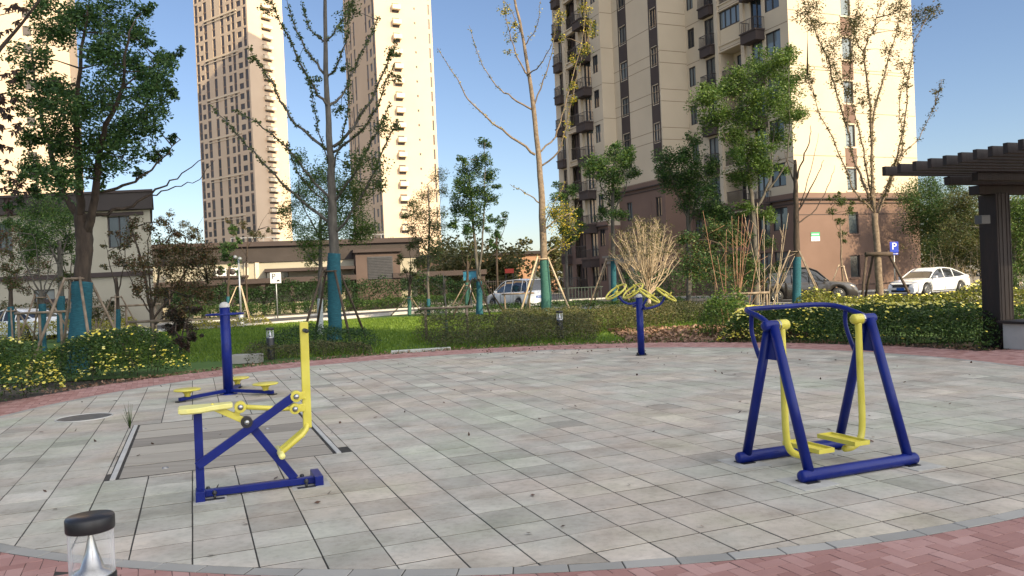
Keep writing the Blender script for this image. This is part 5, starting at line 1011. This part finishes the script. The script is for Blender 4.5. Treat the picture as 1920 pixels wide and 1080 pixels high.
# --- maple overhanging the left edge, close to the camera
mt = thing("maple_tree", "dark reddish maple twigs hanging in at the left edge, close by", "tree", (-6.6, 7.6, 0)); m_ = MB()
m_.tube([(-6.6, 7.6, 0), (-6.55, 7.6, 1.6), (-6.3, 7.7, 3.2), (-6.1, 7.7, 4.4)], [.08, .07, .05, .03], 8); P = []
a, b = at(0, 92, 7.7), at(80, -8, 7.6); m_.tube(bez([Vector((-6.35, 7.7, 2.9)), at(-60, 170, 7.7), a, at(40, 45, 7.65), b], 4), np.linspace(.028, .008, 17), 6)
for px, py, n_ in ((10, 10, 5), (-10, 60, 6), (5, 150, 5), (-8, 130, 6), (0, 200, 7), (12, 215, 4), (-15, 240, 9), (5, 275, 6), (20, 350, 5), (-5, 320, 9), (-20, 300, 9), (8, 385, 5), (-12, 180, 9), (28, 22, 3), (22, 240, 3)):
    c_ = at(px, py, 7.6 + random.uniform(-.3, .3)); m_.tube([Vector((-6.2, 7.7, max(2.4, c_.z - .2))), c_], [.012, .004], 4)
    for k in range(n_):
        cc = c_ + Vector((random.gauss(0, .05), random.gauss(0, .1), random.gauss(0, .05))); tilt = random.uniform(-.5, .5)
        for j in range(5): an = R(-90 + (j - 2) * 38) + tilt; P.append((cc, Vector((math.cos(an), random.gauss(0, .25), math.sin(an))).normalized(), .075 * (1 - .12 * abs(j - 2))))
m_.build("trunk", BARK, mt); V = []
for c_, d, L in P: s_ = d.cross(Vector((0, 1, .3))).normalized() * L * .17; V += [tuple(c_), tuple(c_ + d * L * .45 + s_), tuple(c_ + d * L), tuple(c_ + d * L * .45 - s_)]
np_mesh("crown", np.array(V), 4, LF_MAPLE, mt)
# --- hedges and low planting
def ring(a0, a1, k, n_=8): return [(GX + 9.45 * (1 + k) * math.cos(R(a0 + (a1 - a0) * i / (n_ - 1))), GY + 8.8 * (1 + k) * math.sin(R(a0 + (a1 - a0) * i / (n_ - 1)))) for i in range(n_)]
foliage_box("flowering_hedge", "long hedge dotted with yellow daisies behind the air walker", "hedge", list(reversed(ring(22, 59, .17, 9))), 2.9, .66, .90, 1800, (.07, .034), LF_HEDGE, flowers=110, fl_top=.88, petal=.07, fr=.62)
foliage_box("flowering_hedge", "yellow daisy hedge at the left edge of the plaza", "hedge", [(-10.1, 15.9), (-9.95, 13.8), (-10.3, 11.0)], 2.3, 1.08, 1.12, 2200, (.065, .032), LF_HEDGE, flowers=110, fl_top=.6, petal=.065, side=1)
foliage_box("flowering_hedge", "yellow daisy hedge beneath the large tree with teal trunk", "hedge", [(-8.5, 19.2), (-8.95, 18.2), (-9.8, 17.0)], 2.1, .92, .98, 2200, (.065, .032), LF_HEDGE, flowers=75, fl_top=.5, petal=.065, side=1)
foliage_box("low_shrubs", "low olive shrubs beside the blue post, left of the bollard light", "ground cover", [(-3.9, 21.9), (-5.2, 21.6), (-7.0, 20.7)], 1.7, .28, .4, 900, (.05, .03), LF_COVER, kind="stuff")
foliage_box("low_shrubs", "dark low shrubs around the foot of the teal wrapped tree left of centre", "ground cover", [(-4.0, 22.8), (-5.6, 22.9), (-7.0, 23.4)][::1][::-1], 2.2, .5, .75, 900, (.06, .03), LF_DARK, kind="stuff")
foliage_box("low_shrubs", "rust tinted low shrubs under the centre tree and bollard light", "ground cover", [(-2.6, 23.6), (0.0, 24.4), (2.5, 24.0)], 4.2, .35, .95, 900, (.06, .03), LF_COVER, kind="stuff")
foliage_box("low_shrubs", "green yellow low shrubs left of the wheel post and the leaf litter", "ground cover", [(-.6, 27.6), (2.4, 27.6), (4.7, 25.8)], 3.6, .6, .85, 800, (.07, .035), LF_OLIVE, kind="stuff")
foliage_box("low_shrubs", "loose olive shrubs on the lawn right of the wheel post", "ground cover", [(4.6, 30.5), (8.4, 29.0)], 4.5, .45, .75, 600, (.08, .04), LF_COVER, kind="stuff")
foliage_box("leafy_shrub", "leafy green shrub at the left end of the daisy hedge", "shrub", [(5.3, 22.4), (6.4, 21.8)], 1.8, 1.15, 1.3, 1500, (.09, .045), LF_BRIGHT)
foliage_box("clipped_hedge", "sunlit mixed hedge with yellow tips along the parked cars", "hedge", [(8.5, 24.6), (13.5, 24.0), (19, 23.2)], 1.8,   .70, .86, 1300, (.09, .045), leafmat('golden green leaves', (.05, .075, .015), (.36, .32, .05), (.14, .17, .03)), flowers=18, fl_top=1, petal=.08)
foliage_box("clipped_hedge", "long clipped green hedge behind the road, before the low building", "hedge", [(-23, 53.5), (-12, 57), (-2.5, 60.5)], 1.6, .8, .95, 420, (.13, .07), LF_HEDGE, stems=False)
foliage_box("tall_hedge", "dark tall shrub row against the low building", "hedge", [(-24, 56.5), (-12, 60.2), (-2, 63)], 1.8, 2.0, 2.4, 520, (.15, .08), LF_DARK, stems=False)
foliage_box("tall_hedge", "dark shrubs along the foot of the villa wall", "hedge", [(-31, 41.5), (-25, 42.0), (-20.5, 42.6)], 1.6, 1.3, 1.8, 420, (.13, .07), LF_MIXED, stems=True)
foliage_box("tall_hedge", "dark shrubs along the base of the apartment building", "hedge", [(6.8, 50.5), (10.5, 47.5), (14.2, 46.4)], 1.8, 1.6, 2.4, 420, (.13, .07), LF_CAMPHOR, stems=True)
foliage_box("low_hedge", "low green planting between the lawn and the white van", "hedge", [(-5.5, 45.9), (1, 44.5), (9, 41.5)], 1.4, .35, .55, 420, (.12, .05), LF_HEDGE, stems=False)
foliage_box("clipped_hedge", "golden clipped hedge behind the rail at left", "hedge", [(-24, 34), (-16.5, 35.5)], 1.5, .8, 1.0, 500, (.09, .05), GOLDH, stems=False)
foliage_box("low_hedge", "golden low planting along the left lawn kerb", "hedge", [(-16.5, 39.4), (-14.5, 40), (-12.4, 41.2)], 1.0, .35, .5, 500, (.09, .05), GOLDH, stems=False)
# leaf litter beside the wheels
P = np.column_stack([rng.uniform(3.0, 7.6, 4200), rng.uniform(20.4, 26, 4200), rng.uniform(.0, .10, 4200)]); P = P[(P[:, 1] > 12.4 + 8.95 * np.sqrt(np.clip(1 - ((P[:, 0] - GX) / 9.6) ** 2, 0, 1)))]
scatter_leaves("leaf_litter", "bed of dry brown leaves right of the wheel post", "fallen leaves", P, .13, .085, LF_DRY, "stuff", flat=.8)
ed = []
for i in range(2600):
    a = R(random.uniform(20, 160)); k = 1 + abs(random.gauss(0, .035)); ed.append((GX + 9.55 * k * math.cos(a), GY + 8.9 * k * math.sin(a), random.uniform(0, .05)))
scatter_leaves("leaf_litter", "thin litter of dry leaves along the outer edge of the red brick ring", "fallen leaves", np.array(ed), .07, .04, LF_DRY, "stuff", flat=1)
# lawn grass
N = 90000; gx = rng.uniform(-17, 9, N); gy = rng.uniform(21.3, 44, N); keep = (gy < 48.5 - np.abs(gx + 6) * .55) & (((gx - GX) / 10) ** 2 + ((gy - GY) / 9.4) ** 2 > 1); gx, gy = gx[keep], gy[keep]; N = len(gx)
a = rng.uniform(0, 2 * np.pi, N); hgt = rng.uniform(.04, .09, N); wd = .012 + gy * .0004; V = np.empty((N, 3, 3))
V[:, 0] = np.column_stack([gx - np.cos(a) * wd, gy - np.sin(a) * wd, np.full(N, -.02)]); V[:, 1] = np.column_stack([gx + np.cos(a) * wd, gy + np.sin(a) * wd, np.full(N, -.02)]); V[:, 2] = np.column_stack([gx + rng.normal(0, .03, N), gy + rng.normal(0, .03, N), hgt])
tag(np_mesh("grass", V.reshape(-1, 3), 3, GRASSM), "short green lawn grass between the plaza and the road", "grass", kind="stuff")
# small path slabs in the planting beside the first bollard
for i, (px, py, Y, w_, d_) in enumerate(((462, 672, 20.4, .75, .4),)):
    c_ = at(px, py, Y); t = MB(); t.box((c_.x, Y, .10), (w_, d_, .22)); tag(t.build("concrete_kerb_block", KERB, bevel=.01), "pale concrete block in the planting beside the left bollard light", "kerb block")
c_ = at(790, 661, 21.6); t = MB(); t.box((c_.x, 21.55, .0), (1.6, .12, .12), (.97, .22, 0)); tag(t.build("edging_stone", CONC, bevel=.01), "pale edging stone where the lawn meets the red brick ring", "edging stone")
# far tree belts
def belt(name, label, x0, x1, y, h0, h1, n, lm):
    P = []
    for i in range(n):
        x = random.uniform(x0, x1); h = random.uniform(h0, h1); r = random.uniform(1.2, 2.6)
        for k in range(int(h / 1.3) + 1): P.append(ball((x + random.gauss(0, .8), y + random.gauss(0, 3), .8 + k * 1.3), r * .8, 110))
    o = np_mesh(name, leaf_quads(np.concatenate(P), .5, .34), 4, lm, origin=((x0 + x1) / 2, y, 0)); tag(o, label, "trees", kind="stuff")
belt("distant_wood", "distant belt of trees left of the first tower", -150, -45, 150, 5, 9, 60, LF_CAMPHOR)
belt("distant_wood", "distant trees glowing in the sun behind the white van", -16, 14, 98, 2.5, 6, 30, LF_OLIVE)
belt("distant_wood", "distant trees behind the white car at right", 26, 90, 88, 4, 8, 55, LF_OLIVE)
belt("distant_wood", "distant trees between the two towers", -60, -10, 135, 4, 8, 36, LF_MIXED)
belt("distant_wood", "distant trees behind the villa at far left", -110, -36, 85, 4, 7, 50, LF_CAMPHOR)
# ------------------------------------------------------------------ timber rails
def rail(label, xa, xb, yr, Y, posts, yb):
    a = at(xa, yr, Y); b = at(xb, yr, Y); b.z = a.z; t = thing("timber_rail", label, "rail", (a.x, Y, 0), "timber rails round young trees")
    MB().tube([a - Vector((.05, 0, 0)), b + Vector((.05, 0, 0))], .04, 8).build("rail", STAKE, t)
    for p in posts: q = at(p, yr, Y); MB().tube([(q.x, Y + .05, 0), (q.x, Y + .05, a.z + .02)], .045, 8).build("post", STAKE, t)
rail("timber rail on two posts before the rust coloured tree at left", 243, 356, 604, 24.5, (285, 350), 650)
rail("timber rail on two posts in the low shrubs at the lawn centre", 790, 884, 579, 25.5, (797, 875), 640)
rail("long timber rail behind the large tree at left", 30, 128, 588, 27, (32, 72, 112), 640)
rail("timber rail behind the stakes of the large tree", 130, 300, 578, 31, (178, 235, 290), 640)
rail("timber rail behind the daisy hedge near the bare stems", 1362, 1440, 552, 26, (1380, 1438), 560)
rail("timber rail beside the white van", 942, 1000, 552, 42, (946, 992), 600)
c_ = at(836, 600, 26); t = thing("young_tree", "young sapling with green wrap between the posts of the lawn rail", "tree", (c_.x, 26, 0)); m_ = MB(); m_.tube([(c_.x, 26, 0), (c_.x + .02, 26, .9), (c_.x - .02, 26, 2.1)], [.035, .03, .01], 6)
for i in range(7): z = random.uniform(.9, 1.7); m_.tube([(c_.x, 26, z), (c_.x + random.gauss(0, .25), 26 + random.gauss(0, .2), z + random.uniform(.3, .7))], [.01, .004], 4)
m_.build("trunk", BARKG, t); MB().tube([(c_.x, 26, 0), (c_.x + .01, 26, .6)], .05, 10).build("trunk_wrap", TEALG, t)
for lab, px, Y, yt, wm in (("slim teal wrapped trunk with stakes left of the lawn rail", 768, 47, 556, TEALG), ("slim teal wrapped trunk left of the centre van tree", 876, 47, 530, TEALG), ("teal wrapped trunk behind the large tree", 132, 38, 560, TEAL), ("teal wrapped trunk at the left edge by the parked car", 20, 30, 575, TEAL)):
    c_ = at(px, yt, Y); 
    make_tree("young_tree", lab, "tree", Y, [(px, 605, .09), (px, yt, .08), (px + 1, yt - 40, .06)], [(.03, [(px, yt - 20), (px - 12, yt - 60), (px - 18, yt - 95)]), (.03, [(px, yt - 20), (px + 10, yt - 55), (px + 18, yt - 90)]), (.03, [(px, yt - 30), (px + 2, yt - 70), (px - 2, yt - 110)])],
        [(px - 14, yt - 70, 12), (px + 10, yt - 65, 12), (px, yt - 95, 11), (px - 6, yt - 45, 12), (px + 12, yt - 40, 9)], LF_GINK, (.09, .05), .8, BARK, wrap=yt, wrapm=wm, spread=.8, second=(LF_MIXED, .5))
    stakes("stakes of the " + lab, c_.x, Y, c_.z * .9, 1.2, STAKE, 3, 60, .035, .15)
# ------------------------------------------------------------------ signs, lamp post
def text_mesh(name, s, loc, size, rotz, m, parent, ext=.004):
    cu_ = bpy.data.curves.new(name, 'FONT'); cu_.body = s; cu_.size = size; cu_.extrude = ext; cu_.align_x = 'CENTER'; cu_.align_y = 'CENTER'
    tmp = bpy.data.objects.new("tmp_text", cu_); dg = bpy.context.evaluated_depsgraph_get(); me = bpy.data.meshes.new_from_object(tmp, depsgraph=dg); bpy.data.objects.remove(tmp)
    me.name = name; me.materials.clear(); me.materials.append(m); o = bpy.data.objects.new(name, me); col.objects.link(o); o.parent = parent; off = Vector(ORIG[parent.name]); o.location = Vector(loc) - off; o.rotation_euler = (R(90), 0, rotz); return o
c_ = at(517, 521, 51); sg = thing("parking_sign", "white parking sign with P on a grey pole, by the low building", "sign", (c_.x, 51, 0))
MB().tube([(c_.x, 51.03, 0), (c_.x, 51.03, c_.z + .3)], .035, 10).build("pole", GALV, sg); MB().box((c_.x, 50.97, c_.z), (.68, .03, .68)).build("plate", WHITE, sg, bevel=.01)
text_mesh("letter", "P", (c_.x - .12, 50.95, c_.z + .08), .5, 0, BLKT, sg); m_ = MB(); m_.box((c_.x + .16, 50.95, c_.z - .2), (.2, .008, .06)); m_.box((c_.x + .16, 50.949, c_.z - .15), (.12, .008, .05)); m_.build("car_symbol", BLKT, sg)
c_ = at(1676, 464, 47); sg = thing("parking_sign", "blue parking sign with white P and arrow, before the sunlit wall", "sign", (c_.x, 47, 0))
MB().tube([(c_.x, 47.03, 0), (c_.x, 47.03, c_.z + .3)], .035, 10).build("pole", GALV, sg); MB().box((c_.x, 46.97, c_.z + .02), (.50, .03, .62)).build("plate", SIGNB, sg, bevel=.01)
text_mesh("letter", "P", (c_.x - .0, 46.95, c_.z + .05), .58, 0, WHITE, sg)
MB().box((c_.x, 46.97, c_.z - .37), (.44, .03, .12)).build("arrow_plate", SIGNB, sg); m_ = MB(); m_.box((c_.x, 46.95, c_.z - .37), (.26, .008, .02)); [m_.add([(c_.x + s * .2, 46.946, c_.z - .37), (c_.x + s * .12, 46.946, c_.z - .33), (c_.x + s * .12, 46.946, c_.z - .41)], [(0, 1, 2)]) for s in (-1, 1)]; m_.build("arrow", WHITE, sg)
c_ = at(447, 485, 44); lp = thing("lamp_post", "slim grey garden lamp post with small heads, beyond the blue twister", "lamp post", (c_.x, 44, 0)); MB().tube([(c_.x, 44, 0), (c_.x, 44, c_.z)], [.065, .05], 12).build("pole", GALV, lp); MB().lathe((c_.x, 44, 0), [(.16, 0), (.16, .5), (.10, .55)], 16).build("base", GALV, lp)
for dx, dz in ((-.1, .05), (.15, -.05)): MB().lathe((c_.x + dx, 43.9, c_.z + dz), [(.05, 0), (.1, .04), (.1, .16), (.05, .2)], 12, ax=(0, -1, .3)).build("lamp_head", GALV, lp)
c_ = at(881, 517, 50); t = thing("notice_box", "blue box shaped board on a post near the white van", "sign", (c_.x, 50, 0)); MB().box((c_.x, 50, c_.z), (.8, .15, .55)).build("board", mat("bright teal blue", (.02, .16, .27), (.03, .2, .32), .5, 4), t); m_ = MB(); m_.box((c_.x, 50, c_.z + .3), (.9, .25, .05)); m_.build("board_cap", BLACKP, t); MB().tube([(c_.x, 50.1, 0), (c_.x, 50.1, c_.z)], .04, 8).build("post", GALV, t)
# railing near apartment entrance, scooter
fn = thing("metal_fence", "short green grey railing before the apartment entrance", "fence", (3.9, 56, 0)); m_ = MB()
for k in range(14): m_.box((3.2 + k * .22, 55, .55), (.03, .03, 1.0))
m_.box((4.65, 55, 1.05), (3.1, .04, .05)); m_.box((4.65, 55, .1), (3.1, .04, .05)); m_.build("bars", mat("dull green railing", (.05, .075, .06), (.07, .10, .08), .6, 5), fn)
sc_ = thing("scooter", "dark parked scooter before the apartment entrance", "scooter", (7.3, 54, 0)); 
for dx in (-.6, .6): MB().torus((7.3 + dx, 54, .24), .19, .05, (0, 1, 0), 20, 8).build("wheel", RUBBER, sc_)
m_ = MB(); m_.tube(bez([(6.75, 54, .45), (6.85, 54, .3), (7.1, 54, .3), (7.3, 54, .55), (7.8, 54, .62), (8.05, 54, .5)], 4), [.05] * 6 + [.1] * 6 + [.14] * 9, 8); m_.build("body", BLACKP, sc_); MB().box((7.6, 54, .75), (.6, .26, .1)).build("seat", RUBBER, sc_, bevel=.03); m_ = MB(); m_.tube([(6.72, 54, .3), (6.9, 54, .98)], .03, 8); m_.tube([(6.92, 53.7, 1.0), (6.92, 54.3, 1.0)], .02, 8); m_.build("handlebar", STEEL, sc_)
# ------------------------------------------------------------------ cars
def loft(secs, mname, m, parent, smooth=True, close=True):
    mb = MB(); k = len(secs[0]); vs = [p for s in secs for p in s]; fs = []
    for i in range(len(secs) - 1):
        for j in range(k - 1): fs.append((i * k + j, i * k + j + 1, (i + 1) * k + j + 1, (i + 1) * k + j))
    mb.add(vs, fs, smooth); mb.add(secs[0], [tuple(range(k))]); mb.add(secs[-1], [tuple(reversed(range(k)))]); return mb
def car(label, pos, head, paint, L=4.6, W=1.82, H=1.47, kind="sedan", plate=None, front=True, cat="car"):
    """x forward along the car; head = heading angle"""
    t = thing("parked_car", label, cat, pos); ca, sa = math.cos(head), math.sin(head); P0 = Vector(pos)
    def T(x, y, z): return (P0.x + x * ca - y * sa, P0.y + x * sa + y * ca, P0.z + z)
    hw = W / 2; zb = .2; gb = {"sedan": .92, "suv": 1.02, "mpv": 1.02}[kind]
    if kind == "sedan": top = [(-1, .62), (-.985, .88), (-.93, 1.0), (-.80, 1.02), (-.5, .95), (0, .93), (.35, .93), (.5, .92), (.72, .86), (.90, .76), (.975, .66), (1, .5)]; gh = [(-.80, 1.0), (-.62, 1.18), (-.36, 1.40), (-.10, H), (.12, H - .02), (.26, 1.30), (.50, .92)]
    elif kind == "suv": top = [(-1, .65), (-.99, .95), (-.96, 1.08), (-.8, 1.06), (-.4, 1.03), (.2, 1.02), (.42, 1.03), (.62, .98), (.86, .90), (.96, .78), (1, .6)]; gh = [(-.97, 1.07), (-.88, 1.4), (-.74, H - .06), (-.3, H), (.05, H - .03), (.22, H - .2), (.45, 1.03)]
    else: top = [(-1, .6), (-.995, .95), (-.985, 1.08), (-.8, 1.08), (-.4, 1.06), (.2, 1.02), (.50, 1.02), (.66, .98), (.86, .86), (.96, .74), (1, .55)]; gh = [(-.985, 1.07), (-.95, 1.45), (-.88, H - .05), (-.4, H), (.05, H - .04), (.25, H - .2), (.55, 1.02)]
    xs = np.array([a for a, _ in top]) * L / 2; zs = np.array([b for _, b in top]); wheelx = (-.60 * L / 2 + .02, .615 * L / 2); wr = .335
    st = np.unique(np.concatenate([np.linspace(-L / 2, L / 2, 61), xs])); secs = []
    for x in st:
        zt = float(np.interp(x, xs, zs)); e = abs(x) / (L / 2); w_ = hw * (1 - .16 * max(0, (e - .72) / .28) ** 2.2); zl = zb
        for wx in wheelx:
            d = abs(x - wx)
            if d < wr + .05: zl = max(zl, wr + math.sqrt(max(0, (wr + .05) ** 2 - d * d)) - .0)
        zl = min(zl, zt - .08); half = [(w_ * .90, zl), (w_ * .985, zl + (zt - zl) * .25), (w_, zl + (zt - zl) * .5), (w_ * .985, zl + (zt - zl) * .78), (w_ * .95, zt - .03), (w_ * .86, zt), (w_ * .5, zt + .02), (0, zt + .028)]
        secs.append([T(x, -a, b) for a, b in half] + [T(x, a, b) for a, b in reversed(half[:-1])])
    loft(secs, "body", paint, t).build("body", paint, t)
    MB().box(T(0, 0, .3), (L * .94, W * .86, .25), (ca, sa, 0)).build("underbody", RUBBER, t)
    gx = np.array([a for a, _ in gh]) * L / 2; gz = np.array([b for _, b in gh]); st = np.unique(np.concatenate([np.linspace(gx[0], gx[-1], 31), gx])); secs = []; rsec = []
    for x in st:
        zt = float(np.interp(x, gx, gz)); zl = min(gb, zt) - .05; f = max(0, min(1, (zt - zl) / (H - gb))); wb = hw * .935; wt2 = hw * (.935 - .22 * f); half = [(wb, zl), ((wb + wt2) / 2 + .012, (zl + zt) / 2), (wt2, zt - .05 * f), (wt2 * .86, zt - .012 * f), (0, zt + .0)]
        secs.append([T(x, -a, b) for a, b in half] + [T(x, a, b) for a, b in reversed(half[:-1])])
        if zt > H - .20: rsec.append([T(x, -a, b) for a, b in ((wt2 + .006, zt - .075), (wt2 * .9, zt + .004), (wt2 * .5, zt + .02), (0, zt + .024), (-wt2 * .5, zt + .02), (-wt2 * .9, zt + .004), (-wt2 - .006, zt - .075))])
    loft(secs, "g", CGLASS, t).build("windows", CGLASS, t); loft(rsec, "r", paint, t).build("roof", paint, t)
    def gpt(x, side, lift=.006):
        zt = float(np.interp(x, gx, gz)); f = max(0, min(1, (zt - gb + .05) / (H - gb))); return T(x, side * (hw * (.935 - .22 * f) + lift), zt - .03 * f)
    pm = MB(); mid = [(-.34 if kind == "sedan" else -.28) * L / 2, (.0 if kind == "sedan" else .06) * L / 2] + ([-.72 * L / 2] if kind != "sedan" else [])
    for s in (-1, 1):
        pm.tube([gpt(x, s) for x in np.linspace(gx[0], gx[-1], 20)], .028, 6)
        for x in mid: 
            q = gpt(x, s); pm.tube([T(x, s * (hw * .94 + .008), gb - .05), q], .03, 6)
    pm.build("pillars", paint if kind != "suv" else BLACKP, t)
    for wx in wheelx:
        for s in (-1, 1):
            c = T(wx, s * (hw - .10), wr); ax = (-sa * s, ca * s, 0)
            wh = MB().lathe(c, [(wr * .6, -.1), (wr * .97, -.09), (wr, -.05), (wr, .06), (wr * .96, .09), (wr * .66, .095)], 28, ax).build("wheel", RUBBER, t)
            rm = MB(); rm.lathe(T(wx, s * (hw - .012), wr), [(wr * .66, -.01), (wr * .66, .0), (wr * .60, .005)], 24, ax)
            rm.build("wheel_dish", BLACKP, wh); rm = MB(); Zx = Vector(ax); X = Vector((ca, sa, 0)); Yx = Vector((0, 0, 1))
            for k in range(10): a = R(36 * k); cc = Vector(T(wx, s * (hw - .004), wr)); rm.beam(cc + (X * math.cos(a) + Yx * math.sin(a)) * .04, cc + (X * math.cos(a) + Yx * math.sin(a)) * wr * .63, .03, .012, upv=Zx)
            rm.torus(T(wx, s * (hw - .006), wr), wr * .64, .014, ax, 24, 5); rm.build("rim", STEEL, wh)
    for s in (-1, 1):
        q = MB(); q.box(T(.40 * L / 2 if kind == "sedan" else .36 * L / 2, s * (hw + .09), gb + .05), (.12, .2, .13), (ca, sa, 0)); q.build("side_mirror", paint, t, bevel=.03)
        for x in (-.32, .08): q = MB(); q.box(T(x * L / 2, s * (hw * .992), gb - .16), (.2, .02, .03), (ca, sa, 0)); q.build("door_handle", STEEL if kind == "suv" else paint, t)
        q = MB()
        for x in (mid[0], mid[1], .46 * L / 2): q.beam(T(x, s * (hw * .996 + .0), .32), T(x + .02, s * (hw * .99), gb - .06), .012, .012)
        q.beam(T(-.4 * L / 2, s * (hw * .99), .28), T(.44 * L / 2, s * (hw * .99), .28), .015, .03); q.build("door_seam", BLACKP, t)
    def nose(x0, y0, y1, z0, z1, m_, nm, th=.05): q = MB(); q.box(T(x0, (y0 + y1) / 2, (z0 + z1) / 2), (th, abs(y1 - y0), z1 - z0), (ca, sa, 0)); return q.build(nm, m_, t, bevel=min(.02, th * .3))
    fx = L / 2
    nose(fx - .012, -hw * .52, hw * .52, .50, .66, BLACKP, "grille"); nose(fx - .005, -hw * .6, hw * .6, .26, .38, BLACKP, "air_intake")
    gl = MB(); [gl.box(T(fx + .014, 0, z), (.008, hw * .9, .012), (ca, sa, 0)) for z in (.53, .57, .61)]; gl.build("grille_bars", STEEL, t)
    for s in (-1, 1):
        q = MB(); q.tube([T(fx - .05, s * hw * .55, .64), T(fx - .14, s * hw * .74, .67), T(fx - .42, s * hw * .93, .71)], [.05, .065, .035], 8, round_end=True); q.build("headlight", LAMPG, t)
        q = MB(); zt_ = .84 if kind == "sedan" else .98; q.tube([T(-fx + .05, s * hw * .52, zt_), T(-fx + .07, s * hw * .74, zt_), T(-fx + .3, s * hw * .93, zt_ + .01)], [.045, .07, .04], 8, round_end=True); q.build("tail_light", REDL, t)
    px = fx + .022 if front else -fx - .022; pz = .42 if front else (.72 if kind != "sedan" else .7)
    pl = MB().box(T(px, 0, pz), (.015, .44, .14), (ca, sa, 0)).build("number_plate", PLATE, t)
    if plate:
        o = text_mesh("plate_lettering", plate, T(px + (.01 if front else -.01), 0, pz), .13, head + (math.pi / 2 if front else -math.pi / 2), WHITE, t, ext=.002)
    return t
# white sedan: seen from front-left; nose points left towards the camera
ps = at(1744, 520, 42.5); car("white saloon car parked before the trees at right", (ps.x, 42.6, .0), R(180 + 28), CARW, 4.65, 1.82, 1.46, "sedan", None, True)
ps = at(1512, 540, 41.5); car("dark grey brown estate car parked behind the daisy hedge", (ps.x, 41.8, .0), R(-14), CARG, 4.9, 1.92, 1.80, "suv", None, False)
ps = at(984, 550, 50); car("white van like car seen from behind with blue number plate", (ps.x - .5, 50.0, .0), R(124), CARW, 4.7, 1.85, 1.80, "mpv", "LA512", False, "car")
ps = at(36, 600, 38); car("white car partly hidden behind the hedge at the left edge", (ps.x, 38, .0), R(160), CARW, 4.5, 1.8, 1.46, "sedan", None, True)
